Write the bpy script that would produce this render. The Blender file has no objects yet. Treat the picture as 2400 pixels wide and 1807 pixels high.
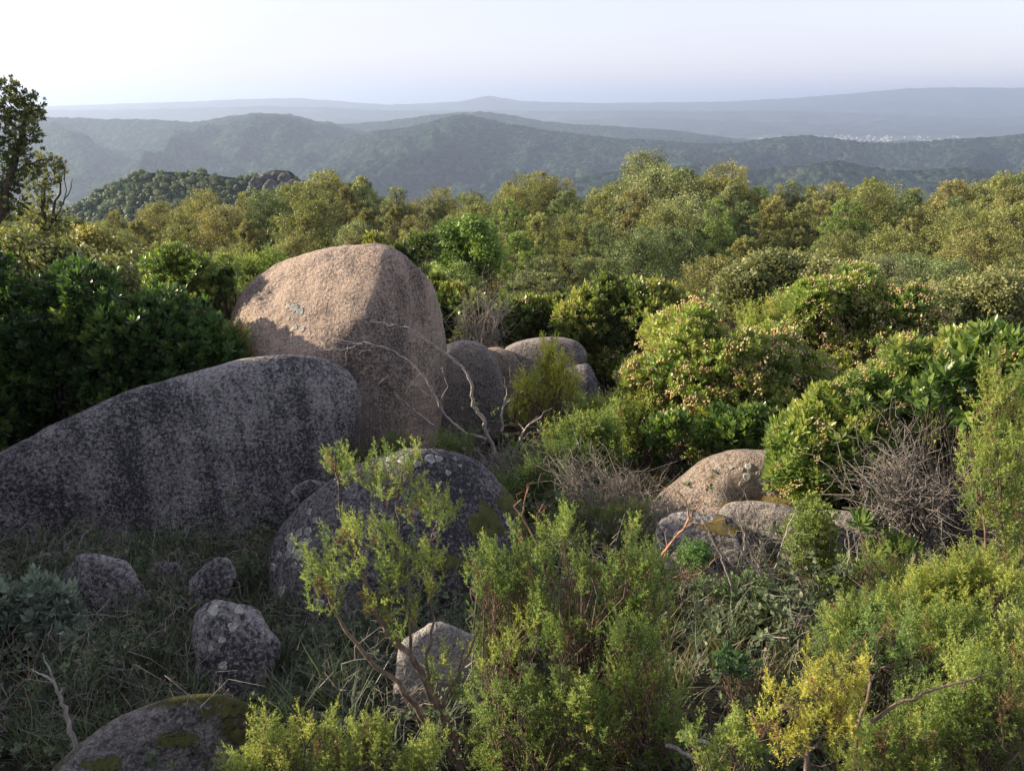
import bpy, math, random
import numpy as np
from mathutils import Vector, Matrix
from mathutils.bvhtree import BVHTree

S = bpy.context.scene
COL = S.collection
R_ = math.radians
rng = np.random.default_rng(11)
random.seed(11)

# ------------------------------------------------------------------ camera
F = 1848.0
PITCH = R_(19.9)
CP, SP = math.cos(PITCH), math.sin(PITCH)
cam_d = bpy.data.cameras.new('camera')
cam_d.sensor_width = 36.0
cam_d.lens = 36.0 * F / 2400.0
cam_d.clip_start = 0.05
cam_d.clip_end = 120000.0
cam = bpy.data.objects.new('camera', cam_d)
COL.objects.link(cam)
cam.location = (0, 0, 0)
cam.rotation_euler = (R_(90) - PITCH, 0, 0)
S.camera = cam

# ------------------------------------------------------------------ light
SUN_EL, SUN_AZ = 22.0, -86.0            # azimuth from the view direction, negative = left
world = bpy.data.worlds.new('World')
S.world = world
world.use_nodes = True
wn = world.node_tree.nodes
sky = wn.new('ShaderNodeTexSky')
sky.sky_type = 'NISHITA'
sky.sun_disc = False
sky.sun_elevation = R_(SUN_EL)
sky.sun_rotation = R_(SUN_AZ)
sky.altitude = 400
sky.air_density = 1.0
sky.dust_density = 1.5
sky.ozone_density = 1.2
hs = wn.new('ShaderNodeHueSaturation')
hs.inputs['Saturation'].default_value = 0.95
world.node_tree.links.new(sky.outputs[0], hs.inputs['Color'])
veil = wn.new('ShaderNodeMix'); veil.data_type = 'RGBA'         # thin high veil over the whole sky
veil.inputs[0].default_value = 0.66
veil.inputs[7].default_value = (3.15, 2.88, 3.45, 1)
tcw = wn.new('ShaderNodeTexCoord'); mpw = wn.new('ShaderNodeMapping'); mpw.inputs['Scale'].default_value = (1.2, 1.2, 9.0)
mpw.inputs['Rotation'].default_value = (R_(8), R_(12), 0)
nzw = wn.new('ShaderNodeTexNoise'); nzw.inputs['Scale'].default_value = 1.6; nzw.inputs['Detail'].default_value = 5.0; nzw.inputs['Roughness'].default_value = 0.6
mrw = wn.new('ShaderNodeMapRange'); mrw.inputs[1].default_value = 0.3; mrw.inputs[2].default_value = 0.75; mrw.inputs[3].default_value = 0.58; mrw.inputs[4].default_value = 0.78
world.node_tree.links.new(tcw.outputs['Generated'], mpw.inputs[0]); world.node_tree.links.new(mpw.outputs[0], nzw.inputs['Vector'])
world.node_tree.links.new(nzw.outputs[0], mrw.inputs[0]); world.node_tree.links.new(mrw.outputs[0], veil.inputs[0])
world.node_tree.links.new(hs.outputs[0], veil.inputs[6])
world.node_tree.links.new(veil.outputs[2], wn['Background'].inputs[0])
wn['Background'].inputs[1].default_value = 0.104
sun_d = bpy.data.lights.new('sun', 'SUN')
sun_d.energy = 4.5
sun_d.angle = R_(0.6)
sun_d.color = (1.0, 0.83, 0.63)
sun = bpy.data.objects.new('sun', sun_d)
COL.objects.link(sun)
sv = Vector((math.sin(R_(SUN_AZ)) * math.cos(R_(SUN_EL)), math.cos(R_(SUN_AZ)) * math.cos(R_(SUN_EL)), math.sin(R_(SUN_EL))))
sun.rotation_euler = sv.to_track_quat('Z', 'Y').to_euler()
sun.location = (-20, 6, 12)

S.view_settings.view_transform = 'Standard'
S.view_settings.look = 'None'
S.view_settings.gamma = 1.0
S.view_settings.exposure = 1.50
S.view_settings.use_curve_mapping = False
cy = S.cycles
cy.max_bounces = 6
cy.diffuse_bounces = 3
cy.glossy_bounces = 2
cy.transmission_bounces = 4
cy.volume_bounces = 0
cy.use_denoising = True

# ------------------------------------------------------------------ geometry helpers
def ray(px, py):
    a = (px - 1200.0) / F
    b = (903.5 - py) / F
    return np.array([a, CP + b * SP, -SP + b * CP])

def at(px, py, D):
    r = ray(px, py)
    return r * (D / r[1])

def _h(ix, iy, iz, seed):
    h = (ix * 374761393 + iy * 668265263 + iz * 1440662683 + seed * 974634777) & 0xffffffff
    h = ((h ^ (h >> 13)) * 1274126177) & 0xffffffff
    h = ((h ^ (h >> 16)) * 2246822519) & 0xffffffff
    return (h ^ (h >> 15)) / 4294967296.0

def vnoise(P, seed=0):
    P = np.asarray(P, float)
    I = np.floor(P).astype(np.int64)
    f = P - I
    f = f * f * (3 - 2 * f)
    out = 0
    for dx in (0, 1):
        wx = f[:, 0] if dx else 1 - f[:, 0]
        for dy in (0, 1):
            wy = f[:, 1] if dy else 1 - f[:, 1]
            for dz in (0, 1):
                wz = f[:, 2] if dz else 1 - f[:, 2]
                out = out + wx * wy * wz * _h(I[:, 0] + dx, I[:, 1] + dy, I[:, 2] + dz, seed)
    return out * 2 - 1

def fbm(P, octv=4, seed=0, gain=0.5):
    P = np.asarray(P, float)
    a, s, t = 1.0, 0.0, 0.0
    for k in range(octv):
        s = s + a * vnoise(P * (2.03 ** k), seed + k * 17)
        t += a
        a *= gain
    return s / t

def ground_z(x, y):
    x = np.asarray(x, float)
    y = np.asarray(y, float)
    z = np.interp(y, [-3000, -300, -60, -10, -3, 14, 55, 70, 350, 900, 2500],
                  [-215, -60, -1.4, -1.3, -1.1, -5.7, -11.9, -17, -120, -200, -215])
    z = z - np.interp(np.abs(x), [60, 400, 2500], [0, 60, 250])
    P = np.stack([x, y, np.zeros_like(x)], -1).reshape(-1, 3)
    n = fbm(P * 0.45, 3, 5).reshape(x.shape) * 0.12
    n2 = fbm(P * 0.06, 2, 9).reshape(x.shape) * 0.35
    w = np.clip((np.hypot(x, y - 3) - 8) / 15, 0, 1)
    hollow = -0.16 * np.exp(-((x + 1.7) / 1.3) ** 2 - ((y - 4.1) / 1.2) ** 2)
    z = np.maximum(z, -215.0) + n + n2 * w + hollow
    return z

def gz(x, y):
    return float(ground_z(np.array([x]), np.array([y]))[0])

class MB:
    """collects triangles with a per-vertex tone"""
    def __init__(s):
        s.v, s.f, s.t, s.n = [], [], [], 0
    def add(s, v, f, t=0.5):
        v = np.asarray(v, float).reshape(-1, 3)
        f = np.asarray(f, np.int64).reshape(-1, 3)
        tt = np.full(len(v), t, float) if np.isscalar(t) else np.asarray(t, float).reshape(-1)
        s.v.append(v); s.f.append(f + s.n); s.t.append(tt)
        s.n += len(v)
    def tube(s, pts, radii, sides=5, tone=0.5):
        pts = np.asarray(pts, float)
        n = len(pts)
        d = np.gradient(pts, axis=0)
        d /= np.linalg.norm(d, axis=1)[:, None] + 1e-9
        ref = np.array([0.31, 0.17, 0.93]) if abs(d[0, 2]) < 0.8 else np.array([0.93, 0.2, 0.1])
        X = np.cross(d, ref); X /= np.linalg.norm(X, axis=1)[:, None] + 1e-9
        Y = np.cross(d, X)
        a = np.arange(sides) * 2 * math.pi / sides
        rr = np.asarray(radii, float).reshape(-1, 1, 1) if not np.isscalar(radii) else radii
        ring = (np.cos(a)[None, :, None] * X[:, None, :] + np.sin(a)[None, :, None] * Y[:, None, :]) * rr
        v = (pts[:, None, :] + ring).reshape(-1, 3)
        i = np.arange(n - 1)[:, None] * sides
        j = np.arange(sides)[None, :]
        k = (j + 1) % sides
        A, B, Cc, D = i + j, i + k, i + sides + k, i + sides + j
        f = np.concatenate([np.stack([A, B, Cc], -1).reshape(-1, 3), np.stack([A, Cc, D], -1).reshape(-1, 3)])
        s.add(v, f, tone)
    def place(s, tmpl, P, Z, scale, roll=None, tone=None):
        """many copies of a template (v, f, t) at points P along directions Z"""
        tv, tf, tt = tmpl
        P = np.asarray(P, float); Z = np.asarray(Z, float)
        n = len(P)
        if n == 0:
            return
        Z = Z / (np.linalg.norm(Z, axis=1)[:, None] + 1e-9)
        rnd = rng.normal(size=(n, 3))
        X = np.cross(Z, rnd); X /= np.linalg.norm(X, axis=1)[:, None] + 1e-9
        Y = np.cross(Z, X)
        sc = np.full(n, scale, float) if np.isscalar(scale) else np.asarray(scale, float)
        V = P[:, None, :] + sc[:, None, None] * (tv[None, :, 0:1] * X[:, None, :] + tv[None, :, 1:2] * Y[:, None, :] + tv[None, :, 2:3] * Z[:, None, :])
        Fc = tf[None, :, :] + (np.arange(n) * len(tv))[:, None, None]
        T = np.repeat(tt[None, :], n, 0)
        if tone is not None:
            T = np.clip(T + np.asarray(tone)[:, None], 0, 1)
        s.add(V.reshape(-1, 3), Fc.reshape(-1, 3), T.reshape(-1))
    def tmpl(s):
        return np.concatenate(s.v), np.concatenate(s.f), np.concatenate(s.t)
    def build(s, name, mat, parent=None, loc=None, smooth=False, kind=None):
        v, f, t = s.tmpl()
        if loc is not None:
            v = v - np.asarray(loc)
        return mesh_obj(name, v, f, mat, parent, loc if parent is None else None, t, smooth, kind)

def mesh_data(name, v, f, mat, tone=None, smooth=False):
    me = bpy.data.meshes.new(name)
    v = np.ascontiguousarray(v, np.float32)
    f = np.ascontiguousarray(f, np.int32)
    me.vertices.add(len(v)); me.vertices.foreach_set('co', v.ravel())
    me.loops.add(f.size); me.loops.foreach_set('vertex_index', f.ravel())
    me.polygons.add(len(f)); me.polygons.foreach_set('loop_start', np.arange(len(f), dtype=np.int32) * f.shape[1])
    if smooth:
        me.polygons.foreach_set('use_smooth', np.ones(len(f), bool))
    me.update(calc_edges=True)
    if tone is not None:
        at_ = me.attributes.new('tone', 'FLOAT', 'POINT')
        at_.data.foreach_set('value', np.ascontiguousarray(tone, np.float32))
    if mat:
        me.materials.append(mat)
    return me

def mesh_obj(name, v, f, mat, parent=None, loc=None, tone=None, smooth=False, kind=None):
    o = bpy.data.objects.new(name, mesh_data(name, v, f, mat, tone, smooth))
    COL.objects.link(o)
    if parent: o.parent = parent
    if loc is not None: o.location = tuple(float(c) for c in loc)
    if kind: o['kind'] = kind
    return o

def tag(o, label, cat, group=None, kind=None):
    if label: o['label'] = label
    if cat: o['category'] = cat
    if group: o['group'] = group
    if kind: o['kind'] = kind
    return o

def empty(name, loc, label, cat, group=None):
    o = bpy.data.objects.new(name, None)
    COL.objects.link(o)
    o.empty_display_size = 0.2
    o.location = tuple(float(c) for c in loc)
    return tag(o, label, cat, group)

def copy_tree(o, parent=None, color=None):
    c = o.copy(); COL.objects.link(c); c.parent = parent
    if color: c.color = color
    for ch in list(o.children):
        copy_tree(ch, c, color)
    return c

# ------------------------------------------------------------------ materials
def new_mat(name):
    m = bpy.data.materials.new(name)
    m.use_nodes = True
    nt = m.node_tree
    b = nt.nodes['Principled BSDF']
    return m, nt, b

def N(nt, typ, **kw):
    n = nt.nodes.new(typ)
    for k, v in kw.items():
        if k in n.inputs: n.inputs[k].default_value = v
        else: setattr(n, k, v)
    return n

def L(nt, a, b): nt.links.new(a, b)

def ramp(nt, stops, fac=None, interp='LINEAR'):
    r = nt.nodes.new('ShaderNodeValToRGB')
    r.color_ramp.interpolation = interp
    e = r.color_ramp.elements
    while len(e) < len(stops): e.new(0.5)
    for el, (p, c) in zip(e, stops):
        el.position = p
        el.color = (c, c, c, 1) if isinstance(c, (int, float)) else tuple(c) + (1,)
    if fac is not None: L(nt, fac, r.inputs[0])
    return r

def mixc(nt, fac, a, b, mode='MIX'):
    m = nt.nodes.new('ShaderNodeMix'); m.data_type = 'RGBA'; m.blend_type = mode
    for idx, v in ((0, fac), (6, a), (7, b)):
        if isinstance(v, (int, float)): m.inputs[idx].default_value = v
        elif isinstance(v, tuple): m.inputs[idx].default_value = v + (1,)
        else: L(nt, v, m.inputs[idx])
    return m.outputs[2]

def math_(nt, op, a, b=None, c=None):
    m = nt.nodes.new('ShaderNodeMath'); m.operation = op
    for i, v in enumerate((a, b, c)):
        if v is None: continue
        if isinstance(v, (int, float)): m.inputs[i].default_value = v
        else: L(nt, v, m.inputs[i])
    return m.outputs[0]

def leaf_mat(name, stops, trans=0.35, rough=0.5, spec=0.35, patch=0.5, objcol=True, tcol=1.5):
    m, nt, b = new_mat(name)
    t = N(nt, 'ShaderNodeAttribute', attribute_name='tone')
    c = ramp(nt, stops, t.outputs['Fac']).outputs[0]
    geo = N(nt, 'ShaderNodeTexCoord')
    nz = N(nt, 'ShaderNodeTexNoise', Scale=patch, Detail=2.0)
    L(nt, geo.outputs['Object'], nz.inputs['Vector'])
    v = ramp(nt, [(0.3, 0.72), (0.7, 1.25)], nz.outputs[0]).outputs[0]
    c = mixc(nt, 1.0, c, v, 'MULTIPLY')
    if objcol:
        oi = N(nt, 'ShaderNodeObjectInfo')
        c = mixc(nt, 1.0, c, oi.outputs['Color'], 'MULTIPLY')
    L(nt, c, b.inputs['Base Color'])
    b.inputs['Roughness'].default_value = rough
    b.inputs['Specular IOR Level'].default_value = spec
    tr = N(nt, 'ShaderNodeBsdfTranslucent')
    tc = mixc(nt, 1.0, c, (tcol * 1.0, tcol * 1.05, tcol * 0.55), 'MULTIPLY')
    L(nt, tc, tr.inputs[0])
    mx = N(nt, 'ShaderNodeMixShader'); mx.inputs[0].default_value = trans
    L(nt, b.outputs[0], mx.inputs[1]); L(nt, tr.outputs[0], mx.inputs[2])
    L(nt, mx.outputs[0], nt.nodes['Material Output'].inputs[0])
    return m

def bark_mat(name, c1, c2, scale=30.0):
    m, nt, b = new_mat(name)
    tc = N(nt, 'ShaderNodeTexCoord')
    mp = N(nt, 'ShaderNodeMapping'); mp.inputs['Scale'].default_value = (1, 1, 0.35)
    L(nt, tc.outputs['Object'], mp.inputs[0])
    nz = N(nt, 'ShaderNodeTexNoise', Scale=scale, Detail=4.0)
    L(nt, mp.outputs[0], nz.inputs['Vector'])
    r = ramp(nt, [(0.3, c1), (0.7, c2)], nz.outputs[0])
    L(nt, r.outputs[0], b.inputs['Base Color'])
    b.inputs['Roughness'].default_value = 0.9
    b.inputs['Specular IOR Level'].default_value = 0.15
    bp = N(nt, 'ShaderNodeBump', Strength=0.5, Distance=0.01)
    L(nt, nz.outputs[0], bp.inputs['Height']); L(nt, bp.outputs[0], b.inputs['Normal'])
    return m

def rock_mat(name, light, mid, dark, cover=0.5, lichen=0.5, moss=0.0, streak=0.3, grain=1.0, lich_scale=9.0, rust=0.0):
    """weathered granite: mineral grain, black lichen cover, pale crusts, run-off streaks"""
    m, nt, b = new_mat(name)
    tc = N(nt, 'ShaderNodeTexCoord')
    co = tc.outputs['Object']
    def nz(scale, detail=4.0, rough=0.55, vec=co, dist=0.0):
        n = N(nt, 'ShaderNodeTexNoise', Scale=scale, Detail=detail, Roughness=rough, Distortion=dist)
        L(nt, vec, n.inputs['Vector'])
        return n.outputs[0]
    fine = nz(85 * grain, 3.0, 0.7)
    flk = nz(38 * grain, 3.0, 0.65, dist=0.3)
    big = nz(1.1, 5.0, 0.6)
    med = nz(4.5, 5.0, 0.62)
    base = mixc(nt, ramp(nt, [(0.38, 0.0), (0.60, 1.0)], fine).outputs[0], mid, light)
    pep = nz(120 * grain, 2.0, 0.6)
    base = mixc(nt, ramp(nt, [(0.55, 0.0), (0.66, 0.55)], pep).outputs[0], base, dark)
    if rust > 0:
        base = mixc(nt, math_(nt, 'MULTIPLY', ramp(nt, [(0.5, 0.0), (0.72, 1.0)], nz(2.1, 4.0)).outputs[0], rust), base, (0.40, 0.215, 0.11))
    # cover of dark lichen: patches x flecks x run-off streaks
    mp = N(nt, 'ShaderNodeMapping'); mp.inputs['Scale'].default_value = (3.2, 3.2, 0.35)
    L(nt, co, mp.inputs[0])
    st = nz(1.0, 4.0, 0.6, mp.outputs[0])
    k = math_(nt, 'ADD', math_(nt, 'MULTIPLY', big, 0.9), math_(nt, 'MULTIPLY', med, 0.5))
    k = math_(nt, 'ADD', k, math_(nt, 'MULTIPLY', st, streak))
    k = math_(nt, 'ADD', k, math_(nt, 'MULTIPLY', flk, 2.3))
    thr = (0.7 + 0.25 + 0.5 * streak + 1.15) * 1.0
    lo = thr + 0.32 - cover * 0.75
    kk = N(nt, 'ShaderNodeMapRange'); kk.inputs[1].default_value = lo - 0.30; kk.inputs[2].default_value = lo + 0.30
    L(nt, k, kk.inputs[0])
    c = mixc(nt, kk.outputs[0], base, dark)
    salt = ramp(nt, [(0.56, 0.0), (0.65, 0.8)], nz(56 * grain, 2.0, 0.6)).outputs[0]
    c = mixc(nt, salt, c, mid)
    # flecks of pale crust lichen of several sizes
    fl = ramp(nt, [(0.60, 0.0), (0.66, 1.0)], nz(46 * grain, 2.0, 0.5)).outputs[0]
    fl2 = ramp(nt, [(0.42, 0.0), (0.6, 1.0)], nz(2.6, 3.0)).outputs[0]
    c = mixc(nt, math_(nt, 'MULTIPLY', math_(nt, 'MULTIPLY', fl, fl2), lichen), c, (0.36, 0.36, 0.33))
    vo = N(nt, 'ShaderNodeTexVoronoi', Scale=lich_scale); vo.inputs['Randomness'].default_value = 1.0
    wv = N(nt, 'ShaderNodeVectorMath', operation='ADD')
    wn_ = N(nt, 'ShaderNodeTexNoise', Scale=14.0, Detail=2.0); L(nt, co, wn_.inputs['Vector'])
    wsc = N(nt, 'ShaderNodeVectorMath', operation='SCALE'); wsc.inputs['Scale'].default_value = 0.05
    L(nt, wn_.outputs['Color'], wsc.inputs[0]); L(nt, co, wv.inputs[0]); L(nt, wsc.outputs[0], wv.inputs[1])
    L(nt, wv.outputs[0], vo.inputs['Vector'])
    sep = N(nt, 'ShaderNodeSeparateColor'); L(nt, vo.outputs['Color'], sep.inputs[0])
    has = math_(nt, 'GREATER_THAN', sep.outputs[0], 0.62)
    rad = math_(nt, 'MULTIPLY_ADD', sep.outputs[1], 0.22, 0.06)
    inside = math_(nt, 'LESS_THAN', vo.outputs['Distance'], rad)
    pm = math_(nt, 'MULTIPLY', math_(nt, 'MULTIPLY', has, inside), ramp(nt, [(0.40, 0.0), (0.55, 1.0)], nz(1.4, 3.0)).outputs[0])
    pm = math_(nt, 'MULTIPLY', pm, ramp(nt, [(0.3, 0.35), (0.6, 1.0)], fine).outputs[0])
    c = mixc(nt, math_(nt, 'MULTIPLY', pm, min(1.0, lichen)), c, (0.40, 0.41, 0.36))
    if moss > 0:
        g = N(nt, 'ShaderNodeNewGeometry')
        sx = N(nt, 'ShaderNodeSeparateXYZ'); L(nt, g.outputs['Normal'], sx.inputs[0])
        mm = math_(nt, 'ADD', math_(nt, 'MULTIPLY', sx.outputs[2], 0.4), math_(nt, 'MULTIPLY', nz(2.3, 5.0, 0.65), 1.2))
        mr = N(nt, 'ShaderNodeMapRange'); mr.inputs[1].default_value = 1.12 - moss * 0.5; mr.inputs[2].default_value = 1.22 - moss * 0.5
        L(nt, mm, mr.inputs[0])
        mc = mixc(nt, nz(30, 3.0), (0.035, 0.042, 0.012), (0.12, 0.115, 0.035))
        c = mixc(nt, mr.outputs[0], c, mc)
    L(nt, c, b.inputs['Base Color'])
    b.inputs['Roughness'].default_value = 0.88
    b.inputs['Specular IOR Level'].default_value = 0.22
    hgt = math_(nt, 'ADD', math_(nt, 'MULTIPLY', nz(26, 5.0, 0.65), 1.0), math_(nt, 'MULTIPLY', fine, 0.5))
    hgt = math_(nt, 'ADD', hgt, math_(nt, 'MULTIPLY', nz(7, 4.0, 0.6), 1.6))
    bp = N(nt, 'ShaderNodeBump', Strength=1.0, Distance=0.05)
    L(nt, hgt, bp.inputs['Height']); L(nt, bp.outputs[0], b.inputs['Normal'])
    return m

def ground_mat():
    m, nt, b = new_mat('leaf_litter_soil')
    tc = N(nt, 'ShaderNodeTexCoord')
    n1 = N(nt, 'ShaderNodeTexNoise', Scale=22.0, Detail=6.0); L(nt, tc.outputs['Object'], n1.inputs['Vector'])
    n2 = N(nt, 'ShaderNodeTexNoise', Scale=0.012, Detail=6.0); L(nt, tc.outputs['Object'], n2.inputs['Vector'])
    c1 = ramp(nt, [(0.3, (0.012, 0.011, 0.009)), (0.7, (0.045, 0.037, 0.027))], n1.outputs[0]).outputs[0]
    c2 = ramp(nt, [(0.35, (0.030, 0.040, 0.020)), (0.55, (0.055, 0.065, 0.030)), (0.75, (0.13, 0.12, 0.07))], n2.outputs[0]).outputs[0]
    d = N(nt, 'ShaderNodeVectorMath', operation='LENGTH'); L(nt, tc.outputs['Object'], d.inputs[0])
    mr = N(nt, 'ShaderNodeMapRange'); mr.inputs[1].default_value = 40; mr.inputs[2].default_value = 120
    L(nt, d.outputs['Value'], mr.inputs[0])
    L(nt, mixc(nt, mr.outputs[0], c1, c2), b.inputs['Base Color'])
    b.inputs['Roughness'].default_value = 1.0
    b.inputs['Specular IOR Level'].default_value = 0.1
    bp = N(nt, 'ShaderNodeBump', Strength=0.8, Distance=0.03)
    L(nt, n1.outputs[0], bp.inputs['Height']); L(nt, bp.outputs[0], b.inputs['Normal'])
    return m

def forest_mat(name, tree=0.085, open_=0.55, bump=9.0):
    """hillsides covered with wood, too far away to tell trees apart"""
    m, nt, b = new_mat(name)
    tc = N(nt, 'ShaderNodeTexCoord'); co = tc.outputs['Object']
    vo = N(nt, 'ShaderNodeTexVoronoi', Scale=tree); L(nt, co, vo.inputs['Vector'])
    n1 = N(nt, 'ShaderNodeTexNoise', Scale=0.0045, Detail=8.0, Roughness=0.6); L(nt, co, n1.inputs['Vector'])
    n2 = N(nt, 'ShaderNodeTexNoise', Scale=0.02, Detail=7.0, Roughness=0.7); L(nt, co, n2.inputs['Vector'])
    sep = N(nt, 'ShaderNodeSeparateColor'); L(nt, vo.outputs['Color'], sep.inputs[0])
    tcol = ramp(nt, [(0.0, (0.006, 0.014, 0.010)), (0.6, (0.018, 0.036, 0.022)), (1.0, (0.046, 0.066, 0.040))], sep.outputs[0]).outputs[0]
    gcol = ramp(nt, [(0.3, (0.045, 0.065, 0.032)), (0.7, (0.12, 0.12, 0.075))], n2.outputs[0]).outputs[0]
    k = math_(nt, 'ADD', math_(nt, 'MULTIPLY', n1.outputs[0], 0.55), math_(nt, 'MULTIPLY', n2.outputs[0], 0.45))
    mr = N(nt, 'ShaderNodeMapRange'); mr.inputs[1].default_value = 0.68 - 0.2 * open_; mr.inputs[2].default_value = 0.80 - 0.2 * open_
    L(nt, k, mr.inputs[0])
    L(nt, mixc(nt, mr.outputs[0], tcol, gcol), b.inputs['Base Color'])
    b.inputs['Roughness'].default_value = 1.0
    b.inputs['Specular IOR Level'].default_value = 0.0
    inv = math_(nt, 'SUBTRACT', 1.0, vo.outputs['Distance'])
    hh = math_(nt, 'ADD', inv, math_(nt, 'MULTIPLY', n2.outputs[0], 2.5))
    bp = N(nt, 'ShaderNodeBump', Strength=1.0, Distance=bump)
    L(nt, hh, bp.inputs['Height']); L(nt, bp.outputs[0], b.inputs['Normal'])
    return m

OAK = leaf_mat('oak_leaf', [(0.0, (0.055, 0.078, 0.028)), (0.5, (0.175, 0.192, 0.072)), (1.0, (0.38, 0.365, 0.15))], trans=0.30, rough=0.5, patch=0.9)
ARB = leaf_mat('arbutus_leaf', [(0.0, (0.028, 0.060, 0.022)), (0.5, (0.080, 0.150, 0.040)), (0.85, (0.20, 0.27, 0.060)), (1.0, (0.30, 0.33, 0.09))], trans=0.36, rough=0.36, spec=0.5, patch=1.5)
HEA = leaf_mat('heath_needle', [(0.0, (0.070, 0.120, 0.036)), (0.5, (0.170, 0.240, 0.062)), (1.0, (0.36, 0.38, 0.09))], trans=0.40, rough=0.6, spec=0.25, patch=3.0)
BRI = leaf_mat('bramble_leaf', [(0.0, (0.035, 0.055, 0.032)), (0.5, (0.09, 0.125, 0.068)), (1.0, (0.17, 0.205, 0.11))], trans=0.25, rough=0.45, patch=2.0)
SAGE = leaf_mat('grey_green_leaf', [(0.0, (0.08, 0.12, 0.085)), (1.0, (0.26, 0.33, 0.25))], trans=0.2, rough=0.7, patch=4.0)
FLW = leaf_mat('cream_flower', [(0.0, (0.28, 0.12, 0.05)), (0.5, (0.50, 0.37, 0.18)), (1.0, (0.62, 0.56, 0.34))], trans=0.3, rough=0.6, patch=3.0)
RED = leaf_mat('red_fruit', [(0.0, (0.45, 0.03, 0.015)), (1.0, (0.55, 0.06, 0.02))], trans=0.05, rough=0.5, patch=3.0)
DRYG = leaf_mat('dry_grass', [(0.0, (0.08, 0.075, 0.035)), (1.0, (0.24, 0.21, 0.10))], trans=0.35, rough=0.7, patch=3.0)
BARK = bark_mat('grey_brown_bark', (0.035, 0.028, 0.022), (0.12, 0.10, 0.085))
BROWN = leaf_mat('withered_heath', [(0.0, (0.10, 0.055, 0.025)), (1.0, (0.28, 0.17, 0.08))], trans=0.2, rough=0.8, patch=3.0)
STEM = bark_mat('heath_stem', (0.08, 0.055, 0.040), (0.22, 0.165, 0.125), 60.0)
DEAD = bark_mat('bleached_deadwood', (0.16, 0.145, 0.125), (0.38, 0.35, 0.31), 70.0)
TWIG = bark_mat('dry_grey_twig', (0.11, 0.098, 0.085), (0.27, 0.245, 0.215), 50.0)
REDB = bark_mat('reddish_bare_wood', (0.20, 0.10, 0.06), (0.42, 0.25, 0.16), 60.0)
ROCK_PINK = rock_mat('pink_granite', (0.60, 0.475, 0.37), (0.36, 0.28, 0.22), (0.10, 0.088, 0.080), cover=0.62, lichen=0.7, streak=1.7)
ROCK_DARK = rock_mat('dark_lichened_granite', (0.50, 0.48, 0.46), (0.28, 0.27, 0.265), (0.050, 0.050, 0.056), cover=0.88, lichen=0.9, streak=1.8)
ROCK_DOME = rock_mat('shaded_dome_granite', (0.34, 0.325, 0.32), (0.17, 0.165, 0.165), (0.040, 0.040, 0.046), cover=0.95, lichen=0.8, streak=1.0)  # darker copy of the granite, the dome's shade put into its colour
ROCK_PALE = rock_mat('pale_granite', (0.52, 0.50, 0.46), (0.30, 0.285, 0.26), (0.08, 0.078, 0.075), cover=0.35, lichen=0.6, streak=0.3)
ROCK_GREY = rock_mat('grey_granite', (0.42, 0.385, 0.345), (0.23, 0.21, 0.19), (0.055, 0.052, 0.052), cover=0.58, lichen=0.8, streak=0.3)
ROCK_MOSS = rock_mat('mossy_granite', (0.34, 0.32, 0.29), (0.17, 0.16, 0.15), (0.04, 0.04, 0.042), cover=0.6, lichen=0.8, moss=0.62)
ROCK_WARM = rock_mat('warm_granite', (0.46, 0.38, 0.30), (0.25, 0.20, 0.155), (0.06, 0.055, 0.052), cover=0.5, lichen=0.7, moss=0.25, rust=0.35)

ROCK_FAR = rock_mat('outcrop_rock', (0.17, 0.165, 0.155), (0.09, 0.088, 0.08), (0.04, 0.038, 0.036), cover=0.7, lichen=0.1, grain=0.04, lich_scale=0.5)

def simple(name, col, rough=0.8):
    m, nt, b = new_mat(name)
    tc = N(nt, 'ShaderNodeTexCoord')
    nz = N(nt, 'ShaderNodeTexNoise', Scale=18.0, Detail=4.0); L(nt, tc.outputs['Object'], nz.inputs['Vector'])
    lo = tuple(c * 0.55 for c in col); hi = tuple(min(1, c * 1.3) for c in col)
    L(nt, ramp(nt, [(0.3, lo), (0.7, hi)], nz.outputs[0]).outputs[0], b.inputs['Base Color'])
    b.inputs['Roughness'].default_value = rough
    bp = N(nt, 'ShaderNodeBump', Strength=0.7, Distance=0.01)
    L(nt, nz.outputs[0], bp.inputs['Height']); L(nt, bp.outputs[0], b.inputs['Normal'])
    return m
MOSS = simple('moss', (0.070, 0.075, 0.020), 1.0)
MOSSY = simple('yellow_moss', (0.13, 0.105, 0.032), 1.0)
MOSSL = leaf_mat('moss_shoot', [(0.0, (0.035, 0.045, 0.012)), (1.0, (0.13, 0.14, 0.035))], trans=0.2, rough=0.9, patch=6.0)
MOSSLY = leaf_mat('yellow_moss_shoot', [(0.0, (0.08, 0.065, 0.02)), (1.0, (0.24, 0.20, 0.07))], trans=0.2, rough=0.9, patch=6.0)
LICH = leaf_mat('lichen', [(0.0, (0.10, 0.11, 0.09)), (1.0, (0.33, 0.34, 0.29))], trans=0.0, rough=0.9, spec=0.1, patch=60.0)
WALLM = simple('pale_render', (0.33, 0.31, 0.29))
TRACKM = simple('pale_earth_track', (0.17, 0.155, 0.12))

# ------------------------------------------------------------------ ground sheet
def build_ground():
    nr, na = 170, 260
    rr = np.concatenate([[0.0], np.geomspace(0.4, 45000, nr)])
    aa = np.arange(na) * 2 * math.pi / na
    X = rr[:, None] * np.sin(aa)[None, :]
    Y = rr[:, None] * np.cos(aa)[None, :]
    Z = ground_z(X, Y)
    v = np.stack([X, Y, Z], -1).reshape(-1, 3)
    i = np.arange(nr)[:, None] * na; j = np.arange(na)[None, :]; k = (j + 1) % na
    f = np.concatenate([np.stack([i + j, i + na + j, i + na + k], -1).reshape(-1, 3), np.stack([i + j, i + na + k, i + k], -1).reshape(-1, 3)])
    f = f[:, ::-1]
    mesh_obj('ground', v, f, ground_mat(), smooth=True, kind='structure')
build_ground()

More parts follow.
